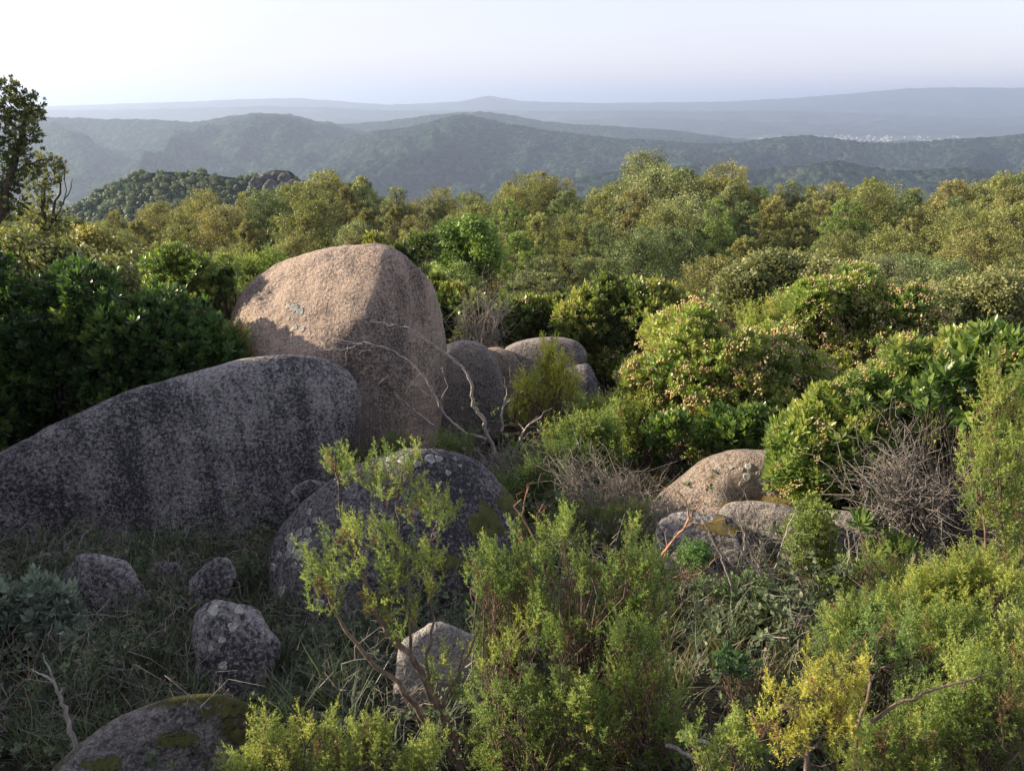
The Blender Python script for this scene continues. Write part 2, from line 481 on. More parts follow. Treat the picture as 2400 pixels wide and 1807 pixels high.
# ------------------------------------------------------------------ air
def build_haze():
    h, z0, z1 = 46500.0, -222.0, 176.0
    v = np.array([(x, y, z) for z in (z0, z1) for y in (-h, h) for x in (-h, h)])
    f = np.array([(0, 2, 3, 1), (4, 5, 7, 6), (0, 1, 5, 4), (2, 6, 7, 3), (0, 4, 6, 2), (1, 3, 7, 5)])
    m = bpy.data.materials.new('haze'); m.use_nodes = True
    nt = m.node_tree; nt.nodes.clear()
    out = nt.nodes.new('ShaderNodeOutputMaterial'); pv = nt.nodes.new('ShaderNodeVolumePrincipled')
    pv.inputs['Color'].default_value = (0.58, 0.73, 0.97, 1)
    pv.inputs['Density'].default_value = HAZE
    pv.inputs['Anisotropy'].default_value = 0.35
    nt.links.new(pv.outputs[0], out.inputs['Volume'])
    mesh_obj('haze', v, f, m, kind='stuff')
HAZE = 1.62e-4
build_haze()

# ------------------------------------------------------------------ hills
FOREST = forest_mat('wooded_hillside')
FOREST_FAR = forest_mat('far_wooded_land', tree=0.05, open_=0.9, bump=6.0)
def ridge(name, prof, D, Lf, Lb, zb, amp, wave, mat, nx=420, nt=110, seed=1, x0=-1200, x1=3600, top=0.0, epow=1.25):
    px = np.linspace(x0, x1, nx)
    py = np.interp(px, [p[0] for p in prof], [p[1] for p in prof])
    a = (px - 1200) / F; b = (903.5 - py) / F
    d = np.stack([a, CP + b * SP, -SP + b * CP], -1)
    c = d * (D / d[:, 1])[:, None]
    h = c[:, :2] / np.linalg.norm(c[:, :2], axis=1)[:, None]
    u = np.concatenate([[0], np.cumsum(np.hypot(np.diff(c[:, 0]), np.diff(c[:, 1])))])
    t = np.concatenate([-np.linspace(1, 0, nt)[:-1] ** 1.0 * Lf, np.linspace(0, 1, nt // 3) ** 1.0 * Lb])
    T = t[:, None]
    s = np.where(T < 0, -T / Lf, T / Lb)
    zc = c[None, :, 2]
    Xg = c[None, :, 0] + h[None, :, 0] * T
    Yg = c[None, :, 1] + h[None, :, 1] * T
    P = np.stack([Xg, Yg, np.zeros_like(Xg)], -1).reshape(-1, 3)
    U = np.broadcast_to(u[None, :], Xg.shape)
    warp = fbm(P / (wave * 1.6), 3, seed + 3).reshape(Xg.shape)
    Q = np.stack([(U / wave + warp * 0.9), (T + 0 * U) / (wave * 3.2), np.zeros_like(U)], -1).reshape(-1, 3)
    sp = 1 - np.abs(fbm(Q, 4, seed)).reshape(Xg.shape) * 2.6
    fine = fbm(P / (wave * 0.22), 4, seed + 8).reshape(Xg.shape)
    env = np.sin(np.clip(s, 0, 1) * math.pi) ** epow
    Z = zb + (zc - zb) * np.clip(1 - s, 0, 1) ** 1.15 + amp * (sp - 0.45) * env + amp * 0.22 * fine * np.clip(s * 6, 0, 1)
    jag = vnoise(P / max(7.0, D / 260.0), seed + 5).reshape(Xg.shape)
    Z = Z + jag * top
    v = np.stack([Xg, Yg, Z], -1).reshape(-1, 3)
    n_t = len(t)
    i = np.arange(n_t - 1)[:, None] * nx; j = np.arange(nx - 1)[None, :]
    f = np.stack([i + j, i + j + 1, i + nx + j + 1, i + nx + j], -1).reshape(-1, 4)
    org = v.mean(0); org[2] = zb
    o = mesh_obj(name, v - org, f, mat, loc=org, smooth=True, kind='structure')
    bv = BVHTree.FromPolygons([tuple(q) for q in v], f.tolist())
    return o, bv

ridge('distant_mountain', [(-1500, 250), (-400, 243), (100, 250), (300, 243), (400, 240), (470, 238), (560, 233), (640, 231), (700, 231), (800, 238), (900, 246), (1000, 243), (1080, 238), (1120, 229), (1150, 225), (1185, 231), (1230, 238), (1400, 242), (1700, 239), (1850, 231), (2000, 219), (2120, 208), (2250, 205), (2400, 207), (2700, 215), (3600, 225)],
      9000, 2400, 2400, -220, 55, 1100, FOREST_FAR, nx=420, nt=50, seed=21, top=4)
ridge('distant_ridge', [(-1500, 262), (300, 258), (500, 253), (620, 250), (760, 252), (850, 258), (1000, 261), (1200, 259), (1400, 262), (1500, 259), (1650, 262), (1800, 259), (1950, 264), (2100, 270), (2300, 276), (2500, 272), (3600, 265)],
      6900, 1300, 1500, -220, 32, 560, FOREST_FAR, nx=420, nt=50, seed=33, top=4)
ridge('valley_rise', [(-1500, 300), (700, 285), (900, 282), (1100, 275), (1300, 284), (1500, 276), (1750, 284), (1900, 292), (2050, 296), (2250, 300), (2400, 296), (3600, 290)],
      5950, 900, 800, -218, 16, 400, FOREST_FAR, nx=400, nt=40, seed=41, top=3)
hill_back, bv_back = ridge('back_hill', [(-1500, 330), (400, 330), (745, 292), (820, 290), (900, 284), (1000, 272), (1060, 265), (1130, 262), (1200, 271), (1250, 281), (1300, 288), (1400, 294), (1500, 300), (1560, 304), (1620, 311), (1680, 319), (1760, 332), (1900, 345), (3600, 360)],
      3500, 1000, 900, -230, 55, 380, FOREST, nx=420, nt=60, seed=52, top=3.0)
hill_left, bv_left = ridge('left_hill', [(-1500, 285), (-200, 290), (85, 276), (130, 276), (200, 276), (260, 280), (330, 279), (380, 282), (450, 287), (500, 280), (540, 272), (590, 266), (680, 268), (715, 276), (745, 287), (800, 298), (900, 318), (1050, 345), (1250, 385), (1500, 430), (2000, 470), (3600, 520)],
      2900, 1500, 700, -250, 135, 460, FOREST, nx=560, nt=105, seed=64, top=2.6)
hill_mid, bv_mid = ridge('cone_hill', [(-1500, 420), (500, 380), (700, 344), (800, 322), (900, 305), (960, 298), (1010, 286), (1050, 274), (1085, 269), (1120, 274), (1160, 284), (1200, 292), (1290, 306), (1400, 320), (1480, 327), (1560, 331), (1640, 336), (1720, 337), (1790, 326), (1850, 319), (1900, 318), (1960, 325), (2040, 335), (2110, 336), (2180, 330), (2250, 325), (2330, 322), (2400, 313), (2600, 300), (3600, 320)],
      2350, 1000, 650, -290, 105, 360, FOREST, nx=600, nt=105, seed=77, top=2.4)
hill_low, bv_low = ridge('lower_hill', [(-1500, 520), (900, 520), (1200, 440), (1450, 400), (1600, 388), (1700, 386), (1780, 398), (1880, 388), (1960, 376), (2040, 392), (2140, 400), (2250, 392), (2400, 404), (3600, 400)],
      1500, 420, 420, -235, 48, 210, FOREST, nx=480, nt=75, seed=85, top=2.0)
knoll, bv_knoll = ridge('near_knoll', [(-1500, 640), (-200, 600), (100, 530), (180, 475), (230, 447), (280, 424), (330, 408), (380, 403), (450, 405), (520, 414), (570, 420), (600, 412), (640, 398), (680, 402), (705, 425), (760, 455), (900, 520), (1200, 640), (3600, 900)],
      340, 130, 120, -98, 7, 45, FOREST, nx=260, nt=60, seed=93, x0=-500, x1=1600, top=0.25)

def hit(bv, px, py):
    r = Vector(ray(px, py)).normalized()
    p, n, i, d = bv.ray_cast(Vector((0, 0, 0)), r)
    return (np.array(p), np.array(n)) if p is not None else (None, None)

# pale tracks cut along the hillsides
def track(bv, pts, w, name='hill_track'):
    P = []
    for (x0, y0), (x1, y1) in zip(pts[:-1], pts[1:]):
        for k in range(8):
            q, n = hit(bv, x0 + (x1 - x0) * k / 8, y0 + (y1 - y0) * k / 8 + 0.5 * math.sin(x0 * .7 + k * 1.3))
            if q is not None: P.append(q + [0, 0, 0])
    if len(P) < 3: return
    P = np.array(P)
    d = np.gradient(P, axis=0); d[:, 2] = 0; d /= np.linalg.norm(d, axis=1)[:, None] + 1e-9
    sd = np.stack([-d[:, 1], d[:, 0], np.zeros(len(d))], -1)
    v = np.concatenate([P + sd * w + [0, 0, 2.2], P - sd * w + [0, 0, 2.2], P - sd * w * 1.1 - [0, 0, 2.5], P + sd * w * 1.1 - [0, 0, 2.5]])
    n = len(P); i = np.arange(n - 1)
    f = np.concatenate([np.stack([i + a * n, i + 1 + a * n, i + 1 + b * n, i + b * n], -1) for a, b in ((0, 1), (1, 2), (3, 0))])
    o = mesh_obj(name, v - P[0], f, TRACKM, loc=P[0], kind='structure')
track(bv_low, [(1680, 388), (1710, 390), (1735, 392)], 1.6)

# ------------------------------------------------------------------ far town
def house_mesh():
    v = [(-.5, -.5, 0), (.5, -.5, 0), (.5, .5, 0), (-.5, .5, 0), (-.5, -.5, .8), (.5, -.5, .8), (.5, .5, .8), (-.5, .5, .8), (-.5, 0, 1.1), (.5, 0, 1.1)]
    f = [(0, 1, 5), (0, 5, 4), (1, 2, 6), (1, 6, 5), (2, 3, 7), (2, 7, 6), (3, 0, 4), (3, 4, 7), (4, 5, 9), (4, 9, 8), (6, 7, 8), (6, 8, 9), (5, 6, 9), (7, 4, 8)]
    return mesh_data('house', np.array(v, float), np.array(f), WALLM)
HM = house_mesh()
kt = 0
while kt < 170:
    q = random.random()
    px = random.gauss(1960, 130) if q < 0.65 else random.uniform(1750, 2330)
    D = random.uniform(4250, 5250)
    if not 1770 < px < 2350: continue
    r = ray(px, 315); x = r[0] / r[1] * D
    z = float(ground_z(np.array([x]), np.array([D]))[0])
    o = bpy.data.objects.new('house', HM); COL.objects.link(o)
    w = random.uniform(7, 14) * (2.0 if random.random() < 0.1 else 1)
    o.scale = (w, random.uniform(7, 12), random.uniform(4, 8))
    o.location = (x, D, z - 0.5); o.rotation_euler = (0, 0, random.uniform(-0.5, 0.5))
    tag(o, 'tiny pale house in the ' + ('left outskirts' if px < 1860 else 'left part' if px < 1950 else 'middle' if px < 2040 else 'right part' if px < 2130 else 'right outskirts') + ' of the far valley town, ' + ('nearer rows' if D < 4600 else 'middle rows' if D < 4950 else 'farther rows'), 'house', 'houses of the far town in the valley')
    kt += 1

# ------------------------------------------------------------------ boulders
ORD = ['', 'first', 'second', 'third', 'fourth', 'fifth', 'sixth', 'seventh', 'eighth', 'ninth', 'tenth', 'eleventh', 'twelfth', 'thirteenth', 'fourteenth', 'fifteenth', 'sixteenth', 'seventeenth', 'eighteenth', 'nineteenth', 'twentieth', 'twenty-first', 'twenty-second', 'twenty-third', 'twenty-fourth', 'twenty-fifth', 'twenty-sixth', 'twenty-seventh', 'twenty-eighth', 'twenty-ninth', 'thirtieth', 'thirty-first', 'thirty-second', 'thirty-third', 'thirty-fourth', 'thirty-fifth', 'thirty-sixth', 'thirty-seventh', 'thirty-eighth', 'thirty-ninth', 'fortieth']
def ico(sub):
    import bmesh
    bm = bmesh.new(); bmesh.ops.create_icosphere(bm, subdivisions=sub, radius=1.0)
    v = np.array([q.co[:] for q in bm.verts]); f = np.array([[q.index for q in fc.verts] for fc in bm.faces]); bm.free()
    return v, f
ICO = {}
BOULD = {}
def boulder(label, out, D, mat, front=0.5, back=0.6, facets=(), p=12, noise=0.03, sub=5, name='boulder', group=None, dents=(), seed=None, nfreq=1.6, lumps=0.0, bottom=None, cat='rock', sink=1.3, rough=0.012, nsil=28):
    if sub not in ICO: ICO[sub] = ico(sub)
    V, Fc = ICO[sub]
    out = np.array(out, float)
    ym = (out[:, 1].min() + out[:, 1].max()) / 2
    out[:, 1] = np.where(out[:, 1] > ym, ym + (out[:, 1] - ym) * sink, out[:, 1])
    cx, cyy = (out.min(0) + out.max(0)) / 2
    C0 = at(cx, cyy, D)
    dist = np.linalg.norm(C0); w = C0 / dist
    zf = dist * (1 / np.linalg.norm(ray(cx, cyy)))         # distance along the optical axis
    Rv = np.cross(w, [0, 0, 1]); Rv /= np.linalg.norm(Rv)
    Uv = np.cross(Rv, w)
    Ps = np.array([ray(a, b) for a, b in out]); Ps = Ps * (dist / (Ps @ w))[:, None] - C0
    s2 = np.stack([Ps @ Rv, Ps @ Uv], -1)
    Ns, ds = [], []
    for k in range(nsil):
        th = 2 * math.pi * (k + (0.31 if nsil < 28 else 0)) / nsil
        n2 = np.array([math.cos(th), math.sin(th)])
        Ns.append(n2[0] * Rv + n2[1] * Uv); ds.append(max((s2 @ n2).max(), 0.02))
    wh = w.copy(); wh[2] *= 0.4; wh /= np.linalg.norm(wh)
    Ns.append(-wh); ds.append(front); Ns.append(wh); ds.append(back)
    for nx_, ny_, nz_, dd in facets:
        n = np.array([nx_, ny_, nz_], float); n /= np.linalg.norm(n)
        Ns.append(n); ds.append(dd)
    Ns = np.array(Ns); ds = np.array(ds)
    VN = V @ Ns.T
    d2 = ds.copy()
    for it in range(5):
        r = ((np.maximum(VN, 0) / d2[None, :]) ** p).sum(1) ** (-1.0 / p)
        sup = (VN * r[:, None]).max(0)
        d2 = d2 * np.clip(ds / sup, 0.9, 1.12) ** 0.9
    r = ((np.maximum(VN, 0) / d2[None, :]) ** p).sum(1) ** (-1.0 / p)
    # rounding pulls corners in; restore size
    for (a, b, rad, dep) in dents:
        rv = ray(a, b); rv = rv / np.linalg.norm(rv)
        tca = (C0 @ rv); q = rv * tca - C0      # nearest point of the ray, then pushed to the front
        dirv = q - w * front; dirv /= np.linalg.norm(dirv)
        ang = np.arccos(np.clip(V @ dirv, -1, 1))
        r = r * (1 - dep * np.exp(-(ang / rad) ** 2))
    sd = seed if seed is not None else int(cx)
    size = (ds[:nsil].mean())
    W = V * r[:, None]
    nn = fbm(W * nfreq / max(size, 0.2) + sd, 4, sd)
    nb = fbm(W * 5.5 + sd, 4, sd + 4, 0.6)
    r = r * (1 + noise * 2.0 * nn) + rough * nb
    if lumps: r = r + lumps * np.abs(fbm(W * 9.0, 3, sd + 9))
    W = V * r[:, None]
    o = mesh_obj(name, W, Fc, mat, loc=C0, smooth=True)
    tag(o, label, cat, group)
    G = W + C0
    o_bv = BVHTree.FromPolygons([tuple(q) for q in G], Fc.tolist())
    return o, o_bv, G, Fc, C0

# the big upright boulder, lit pink on its slanting top
big, bv_big, Gb, Fb, Cb = boulder('tall pinkish rounded boulder with sunlit slanting top, behind the long dark boulder',
    [(534, 800), (534, 740), (546, 702), (578, 660), (635, 627), (700, 607), (780, 598), (860, 600), (930, 612), (982, 640), (1012, 682), (1032, 730), (1044, 790), (1044, 860), (1038, 930), (1024, 1000), (990, 1060), (900, 1095), (760, 1080), (620, 1020), (550, 900)],
    8.9, ROCK_PINK, front=1.0, back=1.1, facets=[(-0.36, -0.70, 0.62, 1.07), (0.84, -0.54, 0.10, 1.10), (0.16, -1.0, -0.1, 0.98), (-0.8, -0.5, 0.1, 1.15)], p=12, noise=0.030, sub=6, rough=.030,
    dents=[(770, 760, 0.30, 0.045), (640, 760, 0.25, 0.03), (880, 640, 0.16, 0.022), (720, 660, .13, .02), (850, 700, .10, .016), (800, 640, .09, .014)])
# long dark whaleback
whale, bv_whale, Gw, Fw, Cw = boulder('long dark whaleback boulder speckled with lichen, below the bushes at left',
    [(-420, 1500), (-330, 1290), (-120, 1150), (0, 1122), (120, 1048), (250, 975), (380, 915), (500, 884), (610, 872), (700, 872), (750, 885), (780, 918), (786, 965), (765, 1030), (770, 1100), (700, 1180), (600, 1270), (470, 1330), (200, 1380), (-200, 1500)],
    6.3, ROCK_DARK, front=0.95, back=1.15, facets=[(-0.15, -0.62, 0.77, 1.22), (0.25, -1.0, 0.1, 1.0)], p=12, noise=0.02, sub=6,
    rough=.022, dents=[(480, 930, 0.20, 0.05), (150, 1250, 0.25, 0.06), (430, 1150, 0.18, 0.04), (640, 1080, .12, .03), (300, 1050, .12, .025)])
midb, bv_midb, Gm, Fm, Cm = boulder('dark dome boulder with pale lichen rings and moss, behind the foreground heath tree',
    [(628, 1330), (632, 1270), (680, 1200), (770, 1130), (870, 1082), (960, 1062), (1040, 1060), (1100, 1074), (1140, 1100), (1170, 1140), (1215, 1190), (1240, 1245), (1235, 1320), (1180, 1400), (1000, 1450), (800, 1450), (680, 1420)],
    4.75, ROCK_DOME, front=0.62, back=0.6, facets=[(-0.45, -0.6, 0.65, 0.56), (0.6, -0.5, 0.6, 0.62)], p=12, noise=0.035, sub=6, rough=.022)
b3 = boulder('rounded grey boulder right of the tall pinkish one, leftmost of the back group',
    [(1030, 830), (1060, 806), (1110, 805), (1145, 828), (1170, 870), (1180, 930), (1170, 1000), (1100, 1030), (1020, 1010), (1015, 900)], 11.2, ROCK_GREY, front=0.6, back=0.7, sub=5, noise=0.03)
b4 = boulder('small sunlit boulder wedged between two grey boulders of the back group',
    [(1120, 830), (1160, 815), (1200, 830), (1225, 870), (1228, 930), (1190, 970), (1130, 960), (1110, 880)], 11.7, ROCK_WARM, front=0.5, back=0.5, sub=5, noise=0.03)
b5 = boulder('wide grey cap boulder, topmost and broadest of the back group beyond the heath',
    [(1170, 850), (1190, 815), (1250, 795), (1320, 793), (1355, 806), (1372, 830), (1368, 852), (1340, 870), (1260, 900), (1190, 895)], 12.3, ROCK_GREY, front=0.75, back=0.8, sub=5, noise=0.025)
b6 = boulder('grey boulder under the right end of the wide cap boulder, split off by a crack',
    [(1250, 880), (1340, 862), (1370, 850), (1392, 880), (1402, 930), (1398, 985), (1340, 1010), (1260, 1000)], 12.0, ROCK_DARK, front=0.6, back=0.6, sub=5, noise=0.025)
rr_, bv_rr, Gr, Fr, Cr = boulder('sunlit warm granite boulder sloping left, below the flowering arbutus on the right',
    [(1495, 1260), (1500, 1215), (1530, 1175), (1590, 1130), (1650, 1080), (1700, 1062), (1760, 1058), (1830, 1066), (1900, 1090), (1960, 1150), (1980, 1260), (1900, 1330), (1700, 1370), (1560, 1330)],
    5.95, ROCK_WARM, front=0.62, back=0.75, facets=[(-0.75, -0.35, 0.6, 0.62), (0.1, -0.95, 0.35, 0.5)], p=13, noise=0.03, sub=6,
    dents=[(1790, 1140, 0.40, 0.42), (1720, 1140, 0.22, 0.12)])
b8 = boulder('broad dark ledge of rock running under the mossy hollow of the sunlit boulder',
    [(1690, 1225), (1700, 1185), (1760, 1176), (1830, 1186), (1880, 1200), (1888, 1235), (1840, 1275), (1740, 1272)], 5.3, ROCK_GREY, front=0.28, back=0.5, sub=5, noise=0.06, p=14, rough=.02)
b9 = boulder('blocky dark boulder with moss on top, behind the reddish bare branches',
    [(1535, 1300), (1545, 1235), (1580, 1214), (1650, 1214), (1712, 1226), (1742, 1262), (1745, 1340), (1720, 1440), (1610, 1470), (1550, 1430)], 5.0, ROCK_DARK, front=0.36, back=0.5, sub=5, noise=0.06, p=20, nsil=9, rough=.022)
b10 = boulder('grey rock behind the bright green upright shrub, right of the dark crevice',
    [(1815, 1270), (1850, 1215), (1930, 1200), (2010, 1210), (2050, 1260), (2050, 1340), (1960, 1380), (1840, 1350)], 5.4, ROCK_GREY, front=0.35, back=0.5, sub=5, noise=0.04, p=16)
b10b = boulder('rough grey stone low beneath the blocky mossy boulder, half hidden by dry grass',
    [(1530, 1440), (1545, 1340), (1600, 1285), (1660, 1330), (1720, 1460), (1640, 1520), (1530, 1510)], 4.6, ROCK_GREY, front=0.25, back=0.35, sub=5, noise=0.06, nsil=9, p=20, rough=.02)
# small rocks of the shaded hollow
b11 = boulder('upright squarish grey rock standing at the foot of the whaleback boulder',
    [(155, 1400), (165, 1330), (180, 1312), (240, 1308), (300, 1320), (330, 1400), (300, 1470), (190, 1480)], 4.25, ROCK_DARK, front=0.25, back=0.35, sub=5, noise=0.06, nsil=7, p=30, rough=.02, sink=1.6, facets=[(-.6,-.7,.3,.2),(.6,-.7,.5,.2)])
b12 = boulder('low brownish rock just left of the upright squarish rock',
    [(50, 1400), (60, 1345), (120, 1335), (160, 1345), (165, 1420), (120, 1470), (60, 1470)], 4.3, ROCK_DARK, facets=[(-.5,-.7,.5,.16),(.6,-.8,.2,.17),(.2,.1,.9,.14)], front=0.25, back=0.3, sub=5, noise=0.07, nsil=7, p=26, rough=.025, sink=1.6)
b13 = boulder('small grey rock lying in the thorny tangle right of the upright squarish rock',
    [(440, 1370), (470, 1335), (520, 1308), (545, 1330), (530, 1380), (470, 1400)], 4.2, ROCK_DARK, facets=[(-.5,-.6,.6,.10),(.5,-.8,.2,.10)], front=0.15, back=0.2, sub=5, noise=0.07, nsil=7, p=24, rough=.02, sink=1.7)
b14 = boulder('egg-shaped dark stone with a white lichen cap, in the middle of the shaded hollow',
    [(455, 1520), (460, 1450), (490, 1418), (530, 1412), (590, 1430), (625, 1460), (640, 1540), (600, 1610), (520, 1630), (465, 1600)], 3.35, ROCK_DARK, front=0.2, back=0.28, sub=5, noise=0.06, nsil=7, p=22, rough=.022, facets=[(-.5,-.8,.3,.17),(.5,-.6,.6,.17)])
b15 = boulder('pale rough granite block behind the trunk of the foreground heath tree',
    [(930, 1600), (945, 1540), (980, 1495), (1040, 1485), (1110, 1495), (1135, 1550), (1130, 1640), (1080, 1700), (1000, 1710), (950, 1680)], 3.2, ROCK_PALE, front=0.22, back=0.3, sub=5, noise=0.05, nsil=7, p=24, rough=.02)
slab, bv_slab, Gs, Fs, Cs = boulder('low mossy slab of granite at the bottom edge, behind the yellow-green heath tips',
    [(110, 1850), (180, 1780), (280, 1700), (400, 1655), (500, 1645), (600, 1680), (680, 1780), (700, 1900), (400, 1960), (150, 1930)], 2.75, ROCK_MOSS, front=0.42, back=0.36, sub=6, noise=0.04, p=12)
b17 = boulder('dark stone at the bottom left corner beside the bleached forked stick',
    [(-60, 1800), (-50, 1710), (0, 1685), (50, 1690), (85, 1720), (80, 1850), (0, 1900)], 2.9, ROCK_GREY, front=0.18, back=0.3, sub=5, noise=0.05)
b18 = boulder('small moss-edged rock in the gap between the whaleback and the dark dome boulder',
    [(665, 1195), (680, 1150), (730, 1125), (765, 1135), (770, 1160), (720, 1190), (690, 1215)], 5.25, ROCK_DARK, front=0.14, back=0.2, sub=4, noise=0.07)
for k, (cx, cy_, w_, h_, dd) in enumerate([(600, 418, 22, 14, 318), (625, 408, 20, 16, 322), (648, 402, 18, 14, 326), (668, 408, 20, 16, 322), (688, 422, 20, 15, 318), (636, 425, 24, 16, 312), (662, 432, 22, 16, 311)]):
    g_ = random.Random(50 + k)
    boulder(f'jagged grey rock of the outcrop on the distant knoll, {ORD[k + 1]} of seven', [(cx + w_ * .8 * math.cos(a) * g_.uniform(.6, 1.1), cy_ + 12 - h_ * .8 * math.sin(a) * g_.uniform(.6, 1.2)) for a in np.linspace(0, 6.28, 9)[:-1]], dd, ROCK_FAR,
            front=3, back=3.5, sub=4, noise=0.22, nfreq=4.5, p=30, nsil=6, name='rock_outcrop', group='rocks of the outcrop on the distant knoll')

def surface_patch(name, G, Fc, C0, mat, mask, lift, par, seed=3, freq=16.0):
    """a cushion of moss grown over part of a rock"""
    edge = np.clip(mask * 2.2, 0.0, 1.0); mask = mask > 0
    fm = mask[Fc].all(1)
    f = Fc[fm]
    if len(f) == 0: return
    idx = np.unique(f); re = -np.ones(len(G), int); re[idx] = np.arange(len(idx))
    d = G[idx] - C0; d /= np.linalg.norm(d, axis=1)[:, None]
    nz = fbm(G[idx] * freq, 4, seed, 0.65)
    v = G[idx] + d * (lift * (1.0 + 1.5 * nz) * edge[idx] - 0.002)[:, None] - C0
    o = mesh_obj(name, v, re[f], mat, parent=par, smooth=True, kind='stuff')
    if lift < 0.5:                                   # a nap of short moss shoots
        tm = MB(); g_ = np.random.default_rng(seed)
        pick = g_.choice(len(v), min(6000, len(v) * 5)) 
        m = edge[idx][pick] > .15
        P = v[pick][m] + g_.normal(size=(m.sum(), 3)) * 0.007
        t3 = (np.array([(-.12, 0, -.3), (.12, 0, -.3), (.3, 0, 1), (0, -.12, -.3), (0, .12, -.3), (0, .35, .9)], float), np.array([(0, 1, 2), (3, 4, 5)]), np.full(6, .5))
        tm.place(t3, P, d[pick][m] + g_.normal(size=(m.sum(), 3)) * .45, g_.uniform(.007, .016, m.sum()), tone=g_.uniform(-.5, .5, m.sum()))
        tm.build('moss_shoots', MOSSL if mat == MOSS else MOSSLY, par, kind='stuff')
    return o
def px_mask(G, cx, cy_, rx, ry, seed, rough=0.5):
    c = G[:, 1] * CP - G[:, 2] * SP
    u = G[:, 2] * CP + G[:, 1] * SP
    px = 1200 + F * G[:, 0] / c; py = 903.5 - F * u / c
    n = fbm(G * 7.0, 4, seed, 0.6)
    return 1.0 - ((px - cx) / rx) ** 2 - ((py - cy_) / ry) ** 2 - rough * 2.2 * n
def facing(G, C0, k=0.0):
    d = G - C0; return np.where((d @ (C0 / np.linalg.norm(C0))) < k, 1.0, -1.0)
for (cx, cy_, rx, ry, s_) in [(1145, 1235, 45, 70, 3), (1190, 1165, 26, 45, 5), (1060, 1320, 55, 26, 7), (1215, 1260, 20, 70, 9)]:
    surface_patch('moss_patch', Gm, Fm, Cm, MOSS, np.minimum(px_mask(Gm, cx, cy_, rx, ry, s_, .75), facing(Gm, Cm, 0.1)), 0.012, midb, s_)
surface_patch('moss_patch', Gr, Fr, Cr, MOSSY, np.minimum(px_mask(Gr, 1780, 1185, 100, 26, 4, 0.3), facing(Gr, Cr, 0.2)), 0.015, rr_, 4)
for (cx, cy_, rx, ry, s_) in [(520, 1668, 90, 24, 3), (230, 1790, 60, 24, 6), (420, 1735, 55, 28, 8), (590, 1730, 50, 30, 14)]:
    surface_patch('moss_patch', Gs, Fs, Cs, MOSS, np.minimum(px_mask(Gs, cx, cy_, rx, ry, s_), facing(Gs, Cs, 0.1)), 0.010, slab, s_, 30.0)
surface_patch('moss_patch', b9[2], b9[3], b9[4], MOSSY, np.minimum(px_mask(b9[2], 1690, 1240, 60, 26, 5, 0.4), facing(b9[2], b9[4], 0.2)), 0.015, b9[0], 5)

def lichen(bv, C0, par, px, py, rad, ring=True):
    q, n = hit(bv, px, py)
    if q is None: return
    n = Vector(n); n = n if n.dot(Vector(q)) < 0 else -n
    t1 = n.orthogonal().normalized(); t2 = n.cross(t1)
    P = [q + np.array(n) * 0.006]; T = [0.35 if ring else 0.8]
    k = 14
    ph = random.random() * 6
    for rr2, tn, up in ((0.62, 0.30 if ring else 0.8, 0.006), (0.85, 1.0, 0.008), (1.0, 0.9, 0.001)):
        for i in range(k):
            a = i * 2 * math.pi / k
            w = rad * rr2 * (1 + 0.18 * math.sin(3 * a + ph) + 0.10 * math.sin(5 * a + 2 * ph) + random.uniform(-0.14, 0.14))
            g = Vector(q) + t1 * (w * math.cos(a)) + t2 * (w * math.sin(a)) + n * 0.15
            h, hn, _, _ = bv.ray_cast(g, -n)
            if h is None: h = g - n * 0.15
            P.append(np.array(h + n * up)); T.append(tn)
    f = [(0, 1 + i, 1 + (i + 1) % k) for i in range(k)]
    for m in range(2):
        for i in range(k):
            a, b = 1 + m * k + i, 1 + m * k + (i + 1) % k
            f += [(a, a + k, b + k), (a, b + k, b)]
    mesh_obj('lichen', np.array(P) - C0, np.array(f), LICH, parent=par, tone=np.array(T))
for (px, py, rd) in [(678, 1262, .034), (702, 1249, .026), (722, 1246, .03), (684, 1282, .04), (712, 1273, .036), (700, 1300, .04), (676, 1298, .03), (725, 1268, .022), (655, 1300, .022), (640, 1330, .026), (690, 1325, .022), (740, 1220, .02),
                     (946, 1078, .034), (978, 1086, .026), (1008, 1075, .036), (1028, 1075, .026), (915, 1075, .03), (1050, 1108, .02), (1078, 1092, .014), (1060, 1210, .022), (1022, 1253, .02), (1080, 1150, .014), (660, 1385, .035), (746, 1418, .04), (725, 1200, .024), (1010, 1180, .02)]:
    lichen(bv_midb, Cm, midb, px, py, rd)
for (px, py, rd) in [(1755, 1093, .05), (1751, 1118, .06), (1777, 1109, .035), (1785, 1128, .055), (1808, 1113, .04), (1738, 1100, .03), (1713, 1096, .03), (1795, 1140, .06), (1815, 1138, .045), (1736, 1134, .03)]:
    lichen(bv_rr, Cr, rr_, px, py, rd * .55, False)
for (px, py, rd) in [(690, 722, .05), (676, 718, .03), (704, 730, .045), (692, 768, .03), (708, 772, .032), (676, 748, .022), (684, 798, .03), (654, 775, .016), (990, 880, .02)]:
    lichen(bv_big, Cb, big, px, py, rd, False)
for (px, py, rd) in [(545, 1470, .03), (520, 1500, .022), (522, 1560, .026), (500, 1430, .035), (560, 1430, .03), (495, 1520, .018)]:
    lichen(b14[1], b14[4], b14[0], px, py, rd * .8, False)

